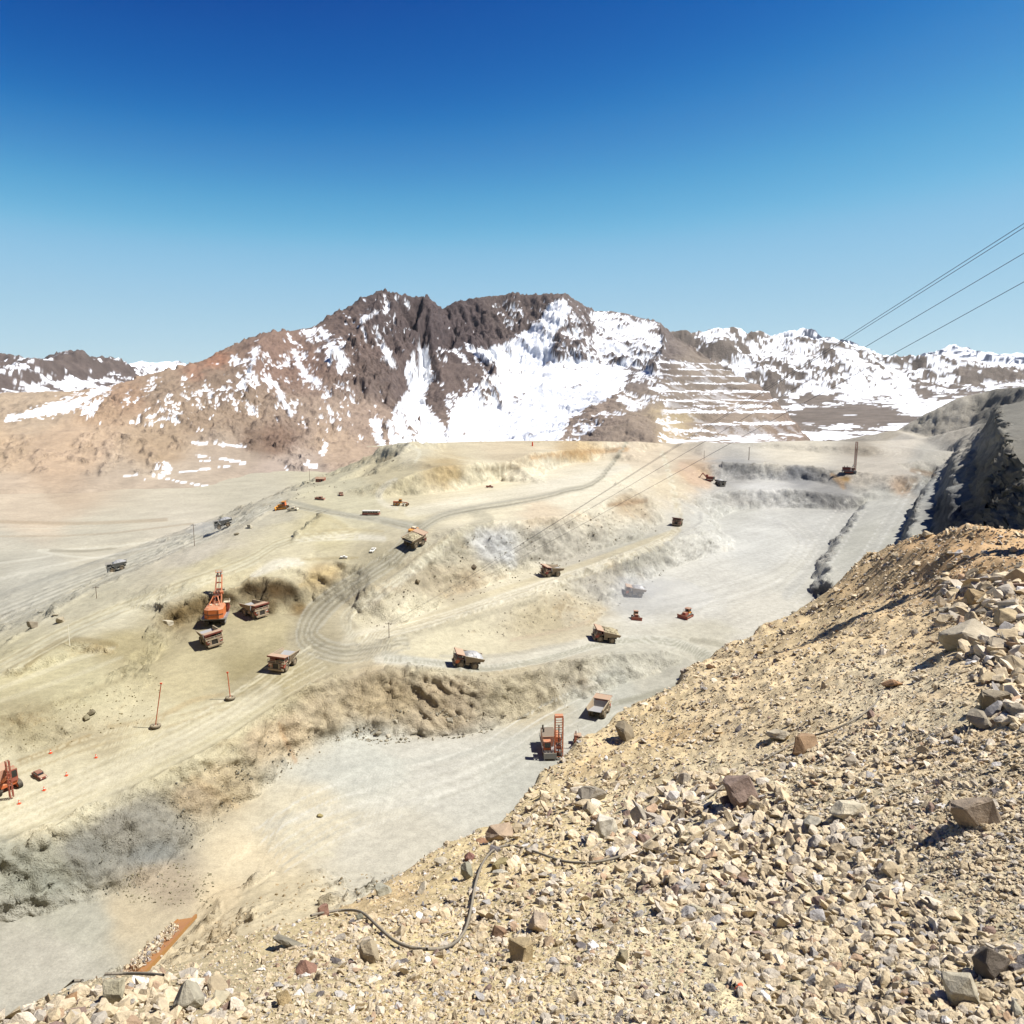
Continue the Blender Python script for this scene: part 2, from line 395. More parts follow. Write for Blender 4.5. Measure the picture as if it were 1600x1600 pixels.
pit_pts = H([
 (-250,1750,110),(0,1560,110),(200,1480,110),(400,1350,110),(600,1300,110.5),(700,1250,111),(850,1180,112),(900,1140,112),(1000,1090,112),(1200,1080,111),(1100,1200,112),(800,1400,111),(500,1560,88),(700,1480,94),(200,1600,90),(600,1600,86),(0,1700,108),
 (0,1240,96),(200,1180,94.5),(350,1120,93.5),(440,1040,90.5),(470,1010,89.5),(520,1010,89.8),(380,1000,88),(300,1010,89),(560,1020,91),(400,970,86),
 (900,1015,101),(1060,1012,106.5),(1100,1022,108),(1120,1050,109.5),(1080,1065,110.5),(1160,1030,108.5),
 (300,905,75.5),(200,950,83),(430,880,72),(350,870,73),(500,858,71),(560,835,69),(450,850,70),(540,815,66.5),(505,806,63.5),(480,820,68),(460,800,66),
 (600,812,66),(640,830,66),(700,808,66),(800,785,66),(900,765,66.5),(850,755,66),(940,750,67),(980,730,66),(760,790,66),(560,790,65.5),(520,795,65),(470,780,64.5),(520,770,64),(590,800,66),
 (650,970,90),(750,940,90.5),(860,895,89.5),(950,868,88.6),(1058,818,88),(1058,800,85.5),(1052,770,79),(1047,735,71),(1037,712,67.5),
 (1000,960,105),(1075,962,105),(1150,950,104.5),(1240,950,104),(1200,880,101.5),(1250,840,100),(1150,900,102),(1290,810,99),(1100,985,106),(1200,1000,106),(1300,960,105.5),(1050,930,104),
 (1400,790,91),(1380,840,93.5),(1340,880,95),(1350,920,96),(1420,770,90),(1125,757,83.5),(1350,769,88.8),(1440,765,86),
 (1440,720,74),(1470,705,72),(1480,690,70),(1400,725,73),(1320,722,71.5),(1200,717,70.5),(1440,745,79),
 (650,700,45),(660,692,43),(680,692.5,45),(690,703,50),(620,720,54),(700,707,50),(800,707,52),(850,702,54),(700,693,47),(800,692,49.5),(900,691,52),(1000,689,56),(1100,689,58),(1200,690,60),(1260,688,60),(640,691,41),(592,742,59),(604,727,54.5),(618,712,49),(640,716,50),
])
# places outside the frame or hidden behind crests, in metres: right, forward, below the eye
W = [(-300,620,128),(-420,700,128),(-600,640,128),(-800,900,125),(-300,900,126),(-120,760,120),(0,900,110),(100,1000,105),(300,1050,100),(-200,1200,126),(500,1300,95),(0,1400,126),(-700,1300,126),(-1300,1000,127),(900,1500,95),(-1300,1500,120),(1300,1500,80),(-500,300,125),(-300,150,108),(-500,100,115),(-900,500,127),
     (185,150,5),(300,330,4),(235,250,24),(290,400,16),(430,600,2),(530,760,8),(640,700,-10),(700,400,-10),(400,150,-5),(100,40,80),(70,120,108),(900,900,-20),(600,880,20),(1200,700,-30)]
pit_pts += [(a, b, -c) for a, b, c in W]
# waste dump on the right, its long straight crest running down to the left
pit_lines += [T([(1620,602,900),(1552,608,1000),(1500,620,1010),(1450,645,1020),(1400,672,1030),(1340,692,1040)])]
pit_lines += [H([(1500,680,62),(1440,686,62),(1350,690,62)])]
pit_pts += T([(1700,630,1250),(1552,640,1250),(1400,700,1250),(1580,650,860)])

def pit_warp(X, Y):
    r = np.hypot(X, Y)
    n = 1.9*fbm(X/17, Y/17, 3, 5)+1.0*fbm(X/5.5, Y/5.5, 3, 15)
    m = 1.9*fbm(X/17, Y/17, 3, 25)+1.0*fbm(X/5.5, Y/5.5, 3, 35)
    return n*1.5, m*1.5
pit = Sheet(-46, 46, 1400, 62, 1500, 2600, pit_pts, pit_lines, warp=pit_warp, blur=2)
S = pit.slope(); Sb = sstep(0.28, 0.75, S)
kx, ky = pit.GX, pit.GY
# erosion: rock faces are broken, floors only slightly uneven
gul = fbm(kx/7, ky/7, 3, 51, 0.55, ridged=True)+.8*fbm(kx/19, ky/19, 4, 53, .55, True)
Sb = Sb*(.55+.75*sstep(-.3, .4, fbm(kx/45, ky/45, 3, 55)))
Sb = Sb*(1-.72*sstep(.9, 1.8, S))*sstep(900, 760, ky)
pit.Z = pit.Z + Sb*(1.9*gul+(.9*fbm(kx/3, ky/3, 2, 61, .5, True)+.4*fbm(kx/1.6, ky/1.6, 1, 63)*sstep(420, 220, np.hypot(kx, ky)))) + (1-Sb)*(0.35*fbm(kx/28, ky/28, 3, 71)+0.05*fbm(kx/3, ky/3, 3, 75))
pit.Z = pit.Z + sstep(0.1, 0.4, S)*0.5*fbm(kx/9, ky/9, 4, 81)
def berm(sheet, pl, w, hgt, inset):
    """a low windrow of loose rock pushed up along a road edge"""
    for p, q in zip(pl[:-1], pl[1:]):
        A = np.array([p[0], p[1]+inset]); B = np.array([q[0], q[1]+inset]); m = 4*w
        c = [(A[0]-m, A[1]-m), (A[0]+m, A[1]+m), (B[0]-m, B[1]-m), (B[0]+m, B[1]+m), (A[0]-m, A[1]+m), (A[0]+m, A[1]-m), (B[0]-m, B[1]+m), (B[0]+m, B[1]-m)]
        az = [math.atan2(x, y) for x, y in c]; rr = [math.log(math.hypot(x, y)) for x, y in c]
        i0, i1 = max(0, int((min(az)-sheet.az0)/sheet.daz)), min(sheet.naz, int((max(az)-sheet.az0)/sheet.daz)+2)
        j0, j1 = max(0, int((min(rr)-sheet.l0)/sheet.dl)), min(sheet.nr, int((max(rr)-sheet.l0)/sheet.dl)+2)
        if i0 >= i1 or j0 >= j1: continue
        X = sheet.GX[i0:i1, j0:j1]; Y = sheet.GY[i0:i1, j0:j1]
        d, t = seg_dist(X, Y, A, B)
        b = hgt*np.exp(-(d/w)**2)*(.65+.5*fbm(X/3, Y/3, 2, 85))
        sub = ridge_z[i0:i1, j0:j1]; np.maximum(sub, b, out=sub)
ridge_z = np.zeros_like(pit.Z)
berm(pit, pit_lines[0], 1.3, 1.5, 3.0); berm(pit, pit_lines[17], 1.3, 1.3, 3.5); berm(pit, pit_lines[15], 1.2, 1.2, 3.0); berm(pit, pit_lines[9], 1.4, 1.2, 4.0); berm(pit, pit_lines[10], 1.5, 1.4, 2.0)
pit.Z = pit.Z + ridge_z
del gul

pit_soil = [
 (50,900,40,216,209,184),(0,870,40,208,200,174),(150,960,40,218,208,172),(100,1050,40,208,197,150),(200,1010,30,190,175,125),(60,1125,30,188,175,132),(150,1155,25,200,186,145),(250,1180,50,224,212,168),(100,1250,50,226,215,175),(350,1120,50,224,212,166),(300,1060,35,215,200,150),(400,1060,40,180,165,115),(420,1000,30,205,190,140),
 (200,1300,45,160,155,138),(150,1330,40,150,148,134),(60,1360,40,165,165,145),(350,1220,30,218,196,150),(430,1150,30,218,194,150),(300,1250,25,200,178,138),(500,1120,30,208,188,146),(600,1100,35,196,175,132),(700,1110,40,200,180,142),(800,1080,40,205,190,152),(900,1060,30,208,196,165),
 (550,1200,50,208,207,190),(700,1200,60,214,210,192),(500,1280,50,224,212,178),(400,1350,40,238,220,178),(350,1400,30,236,214,168),(250,1380,30,190,172,142),(100,1450,50,188,185,165),(50,1500,60,195,190,172),(200,1430,30,208,192,156),(300,1500,40,228,208,164),(450,1400,40,230,212,168),(600,1320,50,214,207,184),(800,1200,50,207,205,187),(230,1340,25,150,150,140),
 (470,1000,25,185,172,135),(550,920,20,188,175,138),(600,880,20,192,180,142),(700,900,35,200,184,148),(850,850,35,200,192,170),(770,850,25,214,212,202),(700,865,30,190,180,150),(650,970,35,230,218,180),(800,920,40,232,220,184),(700,1000,40,226,214,174),(900,960,30,214,200,164),(850,965,30,208,192,150),(950,900,30,192,184,162),(1000,870,30,188,183,163),
 (1000,920,40,220,217,203),(1100,930,50,222,218,202),(1200,850,50,220,218,205),(1150,800,25,208,206,192),(1280,820,40,206,204,192),(1250,900,40,214,210,192),(1180,960,50,224,218,198),(1100,1000,40,217,210,184),(1020,1050,40,208,203,180),(950,1080,40,203,201,182),
 (750,770,50,242,228,188),(900,750,50,242,230,197),(850,800,25,236,214,176),(650,810,25,226,213,172),(700,742,25,200,174,118),(620,750,25,217,202,157),(550,780,30,217,207,167),(500,830,25,218,204,154),(450,860,30,228,215,172),(350,900,40,224,210,162),(500,898,14,214,188,130),(415,920,16,98,78,42),(385,922,13,92,74,42),(445,922,12,88,70,38),(400,946,12,140,120,76),(320,950,18,138,116,70),(285,958,14,138,114,66),(355,938,12,112,92,52),(462,950,8,150,124,76),  # shovel cut: dark fresh soil, with the face's shade painted into its browns
 (800,700,30,226,206,166),(900,710,25,218,186,130),(1000,700,25,226,206,172),(1085,742,16,216,184,144),(1045,760,16,230,212,174),(980,788,14,206,184,146),(1150,738,20,178,175,167),(1250,738,30,160,160,158),(1200,765,30,218,215,205),(1300,780,30,158,156,150),(1150,785,20,188,184,172),(1250,715,35,234,222,194),(1350,730,30,205,195,175),(1350,704,20,176,164,142),(1320,748,8,190,150,80),
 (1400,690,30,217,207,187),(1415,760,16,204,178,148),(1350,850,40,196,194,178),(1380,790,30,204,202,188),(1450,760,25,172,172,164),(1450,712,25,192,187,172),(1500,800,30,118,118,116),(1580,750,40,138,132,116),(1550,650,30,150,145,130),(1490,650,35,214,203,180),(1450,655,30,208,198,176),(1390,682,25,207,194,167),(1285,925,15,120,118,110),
 (50,800,40,228,206,172),(150,850,40,216,206,177),(0,850,25,212,202,176),(300,850,40,224,212,184),(400,790,30,212,202,172),(100,770,30,215,190,155),(640,700,20,220,208,172)]
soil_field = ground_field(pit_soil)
DK = (172,162,132); LT = (240,232,202)
pit_strokes = [
 ([(550,1003,16),(660,970,12),(760,940,11),(860,908,9),(960,876,8),(1050,835,5)], (240,230,200), .55), ([(700,850,8),(640,893,10),(575,940,12)], (236,226,196), .55), ([(590,1030,8),(740,1037,8),(860,1018,7),(940,998,6),(1040,1000,6)], (232,228,208), .55), ([(0,1290,16),(150,1225,16),(300,1150,14),(430,1080,12)], (236,226,194), .4), ([(640,800,9),(760,780,12),(880,755,10),(980,730,6)], (244,236,210), .4), ([(0,1045,10),(140,975,9),(280,925,7),(400,875,6)], (238,230,196), .45),
 # worn grey haul roads
 ([(1010,640,3),(940,745,4),(880,768,6),(820,782,7),(740,795,8),(690,806,9),(655,826,11)], (186,178,150), .55),
 ([(450,783,3),(530,802,4),(600,812,5),(650,822,7)], (176,172,150), .65),
 ([(655,826,13),(620,868,14),(570,900,15),(520,935,17),(490,965,20),(480,1000,22),(520,1020,18)], (172,162,130), .7),
 ([(740,800,9),(765,812,8),(740,822,9),(700,845,8)], (190,182,152), .6),
 ([(720,835,5),(640,890,8),(570,935,9),(545,960,9)], (214,202,164), .5),
 ([(700,838,3),(630,885,4),(560,930,4),(525,965,5)], (198,184,146), .6),
 ([(480,985,14),(440,1030,12),(360,1080,10),(240,1160,8)], (200,188,150), .35),
 ([(520,1018,16),(600,1000,12),(680,980,7),(760,960,5),(840,935,4)], (184,174,142), .55),
 ([(560,1000,7),(660,968,6),(760,930,6),(900,885,5),(1000,850,5),(1060,828,5)], (214,198,152), .6),
 ([(600,1022,6),(680,1035,5),(760,1045,5),(860,1028,5),(940,1008,6),(1000,1000,6),(1060,1006,7),(1100,1025,8)], (200,197,176), .6),
 ([(690,1025,3),(760,1026,4),(840,1015,4),(900,1003,4)], (192,186,164), .6),
 ([(1100,1022,10),(1115,1045,9),(1080,1068,8),(1020,1085,6),(960,1100,5)], (166,162,136), .75),
 ([(1080,1000,4),(1130,1008,6),(1160,1028,8)], (172,166,140), .65),
 ([(1050,1006,3),(1085,1020,4),(1095,1045,5)], (176,172,146), .6),
 ([(620,690,2),(655,705,3),(648,722,2)], LT, .5),
 ([(618,750,4),(600,760,5),(592,775,6),(600,788,5),(620,794,4)], (236,226,194), .7),
 # tracks on the floors
 ([(1340,800,10),(1300,840,11),(1270,880,11),(1230,930,10)], (200,198,186), .6),
 ([(1210,812,5),(1240,835,6),(1262,850,7)], (206,204,194), .5),
 ([(1420,775,6),(1390,820,9),(1350,880,10)], (206,204,192), .4),
 ([(1150,790,2),(1200,800,4),(1180,850,8),(1100,870,10)], (224,222,210), .4),
 ([(460,1260,5),(455,1300,6),(480,1330,5),(520,1335,5)], (232,222,186), .5),
 ([(520,1200,5),(640,1190,6),(760,1170,6),(880,1120,5)], (198,198,182), .4),
 ([(420,1290,8),(520,1265,10),(640,1250,10),(760,1225,8)], (222,218,200), .4),
 # left haul roads
 ([(0,950,14),(120,905,10),(250,858,7),(350,822,5),(440,780,4)], (222,214,186), .6),
 ([(0,985,5),(120,930,4),(240,878,3),(350,832,3)], (190,184,160), .45),
 ([(0,930,4),(120,888,3),(240,850,3),(340,815,3)], (188,183,162), .5),
 ([(60,860,2),(160,856,2),(260,842,2),(330,828,2)], (236,228,200), .8),
 ([(60,862,2),(120,870,2),(180,872,2)], (236,228,200), .7),
 ([(80,860,2.5),(130,861,2.5),(180,857,1.5)], (170,160,130), .6),
 ([(0,838,1.5),(150,835,1.5),(300,818,1.5)], (196,178,144), .6), ([(0,826,1),(160,824,1),(300,810,1)], (234,220,188), .5), ([(0,905,3),(90,882,2),(200,862,2),(300,838,1.5)], (236,228,202), .6), ([(0,880,2),(80,868,1.5),(60,860,1)], (236,228,202), .6),
 ([(0,815,3),(120,818,3),(260,812,3)], (186,160,118), .45),
 ([(0,1040,6),(120,975,5),(260,925,4),(380,880,4),(450,840,3)], (232,222,182), .5),
 ([(0,1075,4),(120,1030,4),(180,1012,3)], (232,222,184), .5),
 ([(30,1052,5),(75,1012,7),(120,1000,6),(180,1008,5)], (150,128,72), .55),
 ([(0,1095,4),(100,1062,4),(190,1028,3)], (226,216,176), .5),
 ([(0,1130,6),(90,1098,6),(190,1062,5)], (170,156,112), .5),
 ([(30,1190,4),(90,1170,5),(140,1150,4)], (184,160,106), .7),
 ([(170,1135,3),(240,1125,5),(300,1095,5),(350,1085,4)], (196,172,118), .6),
 ([(60,1270,2),(140,1240,2),(190,1220,2)], (196,184,142), .6),
 ([(0,1220,8),(120,1215,8),(300,1140,8),(420,1070,8)], (232,222,186), .35),
 ([(430,1010,16),(400,1045,18),(405,1075,8)], (172,158,112), .45),
 ([(460,845,4),(540,838,6),(600,842,5)], (242,234,208), .6),
 ([(395,900,5),(430,882,9),(470,878,7)], (240,232,206), .7),
 ([(450,845,2),(520,828,2),(600,830,2)], (200,182,128), .5),
 ([(470,875,2),(530,872,3),(560,872,2)], (186,166,108), .5),
 ([(490,820,5),(505,806,5),(540,822,5)], (196,180,128), .5),
 ([(410,790,2),(440,785,2),(440,790,2)], (160,138,84), .5),
 ([(470,915,4),(500,900,6),(535,885,6)], (222,194,128), .5),
 # wall stains
 ([(300,1215,6),(330,1235,9),(370,1260,6)], (220,184,124), .3),
 ([(435,1130,2.5),(444,1155,4),(462,1190,4)], (200,154,98), .5),
 ([(620,1080,16),(680,1095,20),(700,1120,10)], (170,146,102), .35),
 ([(745,735,3),(770,733,5),(810,730,4)], (150,130,88), .6),
 ([(830,715,4),(900,708,5),(980,702,4)], (196,150,86), .6),
 ([(750,830,10),(780,850,14),(800,880,10)], (218,218,212), .5),
 ([(950,790,3),(985,785,5),(1010,782,3)], (176,140,96), .6),
 ([(1065,725,5),(1085,745,11),(1105,757,8)], (222,190,156), .6),
 ([(1300,742,4),(1312,752,6),(1318,762,4)], (204,158,92), .6),
 ([(1425,735,4),(1450,740,5),(1460,742,3)], (150,120,84), .6),
 ([(920,970,3),(880,984,3),(800,1000,3)], (206,184,150), .5),
]
def tracks(pl, n, spread, tones=((238,230,200),(188,178,146)), w=1.15, st=.62):
    """parallel wheel tracks along a road"""
    out = []; r_ = random.Random(int(pl[0][0]*7+pl[0][1]))
    for k in range(n):
        o = (k/(n-1)-.5)*2*spread+r_.uniform(-.8, .8); q = []
        for i, p in enumerate(pl):
            a, b = pl[max(0, i-1)], pl[min(len(pl)-1, i+1)]
            dx, dy = b[0]-a[0], b[1]-a[1]; L_ = math.hypot(dx, dy)
            f = p[2]
            q.append((p[0]-dy/L_*o*f+r_.uniform(-.5, .5), p[1]+dx/L_*o*f*.8+r_.uniform(-.5, .5), w*r_.uniform(.7, 1.5)*max(.6, f)))
        out.append((q, tones[k % len(tones)], st*r_.uniform(.6, 1.3)))
    return out
G1 = ((206,200,176),(160,152,124))
for pl, n, sp, tn in [
    ([(1010,640,.5),(940,745,.6),(880,768,.8),(820,782,1),(740,795,1),(690,806,1),(655,828,1.2)], 5, 5, G1),
    ([(655,826,1.2),(620,868,1.2),(570,900,1.3),(520,935,1.5),(490,965,1.7),(482,1000,1.7),(540,1022,1.5),(640,1005,1)], 9, 11, G1),
    ([(700,845,.7),(640,890,1),(575,935,1.1),(540,965,1.2),(560,1000,1),(640,985,1)], 6, 7, ((236,228,196),(200,190,156))),
    ([(600,1030,.8),(680,1035,.8),(760,1045,.8),(860,1028,.8),(940,1006,.8),(1010,1000,1),(1070,1010,1.1),(1112,1030,1.2),(1110,1060,1.1),(1050,1080,1)], 7, 7, ((226,222,200),(176,172,146))),
    ([(560,1000,1),(660,975,1),(760,945,1),(860,912,.9),(950,880,.8),(1030,848,.7),(1058,822,.6),(1056,780,.5),(1046,740,.4),(1034,705,.3)], 8, 10, ((240,230,198),(204,190,152))),
    ([(0,960,1.4),(120,912,1),(250,862,.8),(350,822,.7),(440,782,.5)], 9, 12, ((236,228,200),(192,186,162))),
    ([(0,1045,1.2),(120,980,1),(260,925,.9),(380,880,.8),(450,845,.7),(560,835,.6)], 7, 12, ((236,226,184),(206,192,146))),
    ([(0,1290,1.3),(120,1235,1.2),(300,1150,1.1),(420,1075,1.1),(500,1030,1.1)], 11, 26, ((236,226,190),(202,190,150))),
    ([(0,1215,1.2),(150,1160,1.1),(260,1130,1),(380,1090,1),(450,1040,1.2)], 5, 12, ((234,222,180),(196,178,130))),
    ([(450,790,.5),(520,802,.6),(590,812,.8),(650,826,1)], 5, 5, G1),
    ([(420,1330,1.2),(520,1270,1.2),(640,1235,1.1),(760,1195,1),(860,1130,.9),(960,1085,.8)], 9, 40, ((230,226,208),(200,196,176))),
    ([(1225,930,1),(1280,870,.9),(1320,810,.8),(1340,790,.7)], 7, 26, ((228,224,210),(202,198,184))),
    ([(1350,900,1),(1385,840,.9),(1420,780,.7),(1440,740,.5)], 6, 22, ((222,220,208),(186,184,172))),
    ([(1040,950,1),(1130,930,1),(1220,900,.9),(1260,850,.8),(1230,815,.6)], 7, 22, ((232,228,212),(206,202,186)))]:
    pit_strokes += tracks(pl, n, sp, tn)
def pit_colour(X, Y, Z, S):
    u, v, d = pix(X, Y, Z)
    wob = fbm(X/16, Y/16, 3, 91); wob2 = fbm(X/16, Y/16, 3, 95)
    k = 9*np.clip(400/np.maximum(d, 150), .4, 2)
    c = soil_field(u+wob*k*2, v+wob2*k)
    c = strokes(c, u+wob*k*.12, v+wob2*k*.1, pit_strokes)
    # streaks along the haul direction on level ground
    st = fbm(X/60+Y/60, (X-Y)/3.0, 4, 97)
    flat = 1-sstep(0.15, 0.4, S)
    c = c*(1+flat*0.09*st)[..., None]
    # broken rock: ochre, grey and brown bands in the faces
    face = sstep(0.35, 0.8, S)
    n = fbm(X/9, Y/9+Z/6, 4, 99); n2 = fbm(X/3.5, Y/3.5+Z/2, 4, 103, .6, True)
    n3 = fbm(X/1.7, Y/1.7+Z, 3, 104, .6)
    c = c*(1+face*(.09+0.28*n+0.30*n2+.28*n3))[..., None]
    oc = (face*sstep(0.25, 0.6, fbm(X/22, Y/22+Z/20, 3, 107))*0.35*sstep(900, 500, X+Y))[..., None]
    c = c*(1-oc)+oc*c*np.array([1.06, 0.88, 0.68])
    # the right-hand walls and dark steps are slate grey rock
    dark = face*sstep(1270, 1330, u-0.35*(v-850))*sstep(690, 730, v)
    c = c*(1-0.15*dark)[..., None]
    lum = (c@np.array([.3, .55, .15]))[..., None]
    return np.clip((c*.82+lum*.18)*ALB*np.array([1.0, .995, .985]), 0.01, 0.8)
def face_break(sheet, amp, sc, big=None):
    """steep rock is broken outwards, in blocks and ledges"""
    def f(X, Y, Z):
        e = np.maximum(1.2, np.hypot(X, Y)*.004)
        gx = (sheet.at(X+e, Y)-sheet.at(X-e, Y))/(2*e); gy = (sheet.at(X, Y+e)-sheet.at(X, Y-e))/(2*e)
        g = np.hypot(gx, gy)+1e-6; k = sstep(.35, 1.0, g)*(1-.6*sstep(1.6, 3.5, g))
        n = fbm(X/sc+Z/(sc*.6), Y/sc-Z/(sc*.75), 3, 151, .55, True)+.6*fbm((X+Y)/(sc*2.5), Z/(sc*.55), 3, 157)
        a = amp*np.ones_like(X)
        if big is not None: a = a*(1+big(X, Y, Z))
        a = a*k*n
        return -gx/g*a, -gy/g*a, .25*a
    return f
ALB = 0.50

# ------------------------------------------------------------------ rubble slope at the viewer's feet
def D(u, v, d):                               # seen at (u, v), horizontal distance d
    x, y, z = ray(u, v); t = d/math.hypot(x, y)
    return (x*t, y*t, z*t)
sil = [(-160,1640,5.5),(0,1590,6),(100,1552,6.6),(200,1530,7.4),(330,1508,8.0),(360,1480,8.6),(440,1455,9.6),(520,1420,10.6),(600,1385,12),(680,1345,13),(740,1300,14.5),(800,1265,16),(850,1205,18),(900,1165,20),(960,1122,23),(1000,1095,25.5),(1100,1035,32),(1200,988,39),(1250,958,43),(1290,938,45),(1330,918,45),(1360,895,43),(1395,862,41),(1425,842,38),(1460,838,35.5),(1500,832,34),(1545,828,33),(1600,833,34),(1700,838,37),(1800,842,39),(1900,846,40)]
def skirt(p, k1, k2):
    d, h = math.hypot(p[0], p[1]), -p[2]
    dep = h/d; out = []
    for q in (k1, k2):
        dd = d*q; hh = h+(dd-d)*max(1.55, dep*1.45)
        out.append((p[0]*q, p[1]*q, -min(hh, 170)))
    return out
sil_w = [D(*p) for p in sil]
fg_lines = [sil_w, [skirt(p, 1.25, 4)[0] for p in sil_w]]
fg_pts = []
for p in sil_w:
    d = math.hypot(p[0], p[1]); h = -p[2]; sl = max(1.55, h/d*1.45)
    de = d+(165-h)/sl
    fg_pts += [(p[0]*de/d, p[1]*de/d, -165), (p[0]*400/d, p[1]*400/d, -175)]
fg_in = [(-160,1760,4.2),(0,1700,4.1),(0,1800,3.4),(400,1620,4.5),(400,1560,5.4),(600,1500,7),(700,1420,9),(800,1600,4.4),(800,1480,7),(800,1380,9.5),(900,1300,12),(950,1220,16),(1000,1600,4.3),
         (1000,1450,7),(1000,1350,9.3),(1000,1250,13),(1050,1150,19),(1100,1300,10.5),(1150,1200,14),(1150,1100,20),(1200,1600,4.4),(1200,1450,6.8),(1200,1350,8.8),(1250,1250,11.2),(1250,1150,15),(1250,1050,22),
         (1300,1000,28),(1350,1100,16),(1350,1200,12),(1400,1400,7.4),(1400,1300,9),(1400,1600,4.4),(1400,1500,5.8),(1400,1000,23),(1400,930,32),(1430,960,26),(1450,1100,15),(1500,1200,11),(1500,1020,18.5),(1500,950,24.5),(1500,900,28.5),(1500,870,31),(1600,1600,4.5),(1600,1450,6.3),(1600,1300,8.4),(1600,1200,10.2),(1600,1100,13),(1600,1000,18),(1600,940,22.5),(1600,880,28),(1850,905,28),(1750,880,31),(1850,1000,17),
         (800,1800,3),(1200,1800,3),(1600,1800,3.1),(1800,1400,7),(1800,1100,12),(1800,1700,3.4),(800,2600,1.6),(0,2400,1.7),(1600,2400,1.7),(300,1540,5.9),(180,1570,5.6),(500,1470,8),(480,1520,6.4)]
fg_pts += [D(*p) for p in fg_in]
fg = Sheet(-50, 50, 1200, 1.6, 330, 1500, fg_pts, fg_lines, warp=lambda X, Y: (0.02*np.hypot(X, Y)*fbm(X/3, Y/3, 3, 5), 0.02*np.hypot(X, Y)*fbm(X/3, Y/3, 3, 9)), blur=14)
kx, ky = fg.GX, fg.GY; rr_ = np.hypot(kx, ky)
fg.Z = fg.Z + 0.16*fbm(kx/2.4, ky/2.4, 4, 201)*sstep(3, 8, rr_) + 0.05*fbm(kx/.6, ky/.6, 4, 205) + 0.022*fbm(kx/.16, ky/.16, 4, 211, .6, True)
fg.Z = fg.Z + 0.3*fbm(kx/5, ky/5, 4, 221, .55, True)*sstep(14, 30, rr_) + 0.16*fbm(kx/1.1, ky/1.1, 4, 225, .6, True)*sstep(10, 22, rr_) + .05*fbm(kx/.35, ky/.35, 4, 227, .6, True)*sstep(6, 14, rr_)
fg_soil = ground_field([(1200,1100,80,224,200,152),(1000,1130,60,218,194,144),(1400,1100,80,228,208,164),(1500,880,60,212,176,126),(1350,900,50,216,186,136),(1250,980,60,220,194,144),(1450,1000,50,222,196,148),(1580,950,40,190,168,132),(1500,1250,90,222,202,158),(1200,1300,90,218,202,160),(1000,1400,90,222,204,156),(1100,1540,80,222,205,158),(1400,1500,90,214,198,156),(800,1450,80,222,200,146),(700,1540,80,220,198,144),(850,1350,60,220,196,142),(500,1540,70,206,186,138),(300,1570,60,196,178,136),(100,1580,60,188,172,134),(600,1400,40,212,186,136)])
def fg_colour(X, Y, Z, S):
    u, v, d = pix(X, Y, Z)
    w = fbm(X/2, Y/2, 4, 231)
    c = fg_soil(u+w*40, v+w*25)
    c = c*(1+0.16*fbm(X/.5, Y/.5, 4, 235)+0.08*w)[..., None]
    oc = (sstep(0.2, 0.6, fbm(X/1.6, Y/1.6, 4, 241))*0.35)[..., None]
    c = c*(1-oc)+oc*c*np.array([0.93, 0.74, 0.55])
    return np.clip(c*ALB*1.42*np.array([.985, 1.0, 1.09]), 0.01, 0.8)

# ------------------------------------------------------------------ mountains
sky_main = [(-500,690,1500),(-300,650,1600),(-100,622,1700),(0,613,1800),(100,612,1850),(180,602,1950),(220,588,2050),(262,580,2100),(305,572,2200),(330,560,2300),(362,545,2400),(390,532,2450),(420,520,2500),(460,516,2600),(490,511,2650),(520,492,2750),(560,466,2850),(595,455,2900),(630,462,2950),(665,466,3000),(690,483,3150),(715,471,3200),(760,463,3300),(800,460,3300),(840,461,3300),(880,458,3300),(902,476,3300),(925,486,3350),(960,486,3400),(1000,500,3400),(1025,504,3300),(1050,526,3250),(1090,556,3000),(1130,572,2700),(1160,587,2500),(1200,606,2250),(1232,640,1950),(1270,700,1600)]
mt_lines = [T(sky_main),
 T([(-500,790,1500*.6),(-200,775,920),(0,762,950),(100,760,960),(200,760,970),(300,765,970),(400,780,960),(500,790,980)]),
 T([(-200,745,1030),(0,735,1050),(60,730,1070),(150,725,1100),(250,715,1180),(330,690,1350),(390,700,1350),(450,715,1300),(500,690,1450),(560,700,1450),(610,700,1500)]),
 T([(595,455,2900),(560,520,2500),(520,570,2200),(490,620,1950),(470,660,1750),(440,700,1500)]),       # main spur
 T([(665,466,3000),(650,530,2750),(612,600,2350),(600,640,2150),(585,690,1800)]),
 T([(640,560,2900),(655,590,2800),(645,640,2450),(650,700,1950)]),                                        # snow chute
 T([(690,483,3150),(730,530,2950),(770,585,2700),(750,610,2550)]),
 T([(680,560,2800),(690,600,2600),(705,640,2350),(760,600,2560)]),
 T([(720,550,3000),(800,540,3050),(850,490,3200)]),
 T([(790,600,2800),(780,650,2400),(770,700,1900)]),
 T([(880,458,3300),(870,520,3000),(865,570,2850)]),
 T([(865,580,2900),(940,570,2850),(1000,580,2750)]),
 T([(1025,504,3300),(1040,545,2850),(1015,590,2450),(965,620,2150),(900,665,1800),(870,700,1600)]),       # right spur
 T([(870,610,2500),(865,650,2150)]),
 T([(1040,560,2700),(1040,620,2150),(1040,660,1800),(1040,700,1500)]),
 T([(330,560,2300),(300,610,1800),(240,660,1450),(180,700,1220)]),
 T([(420,520,2500),(380,600,1950),(330,660,1550)]),
 T([(490,511,2650),(440,580,2200),(400,640,1800),(380,690,1450)]),
]
mt_pts = T([(0,680,1250),(100,680,1250),(100,640,1500),(200,640,1500),(900,700,1600),(1150,700,1450),(1130,640,1900),(1080,600,2300),(700,700,1950),(-300,700,1150),(930,530,3100),(970,650,1750),(1200,700,1400)])
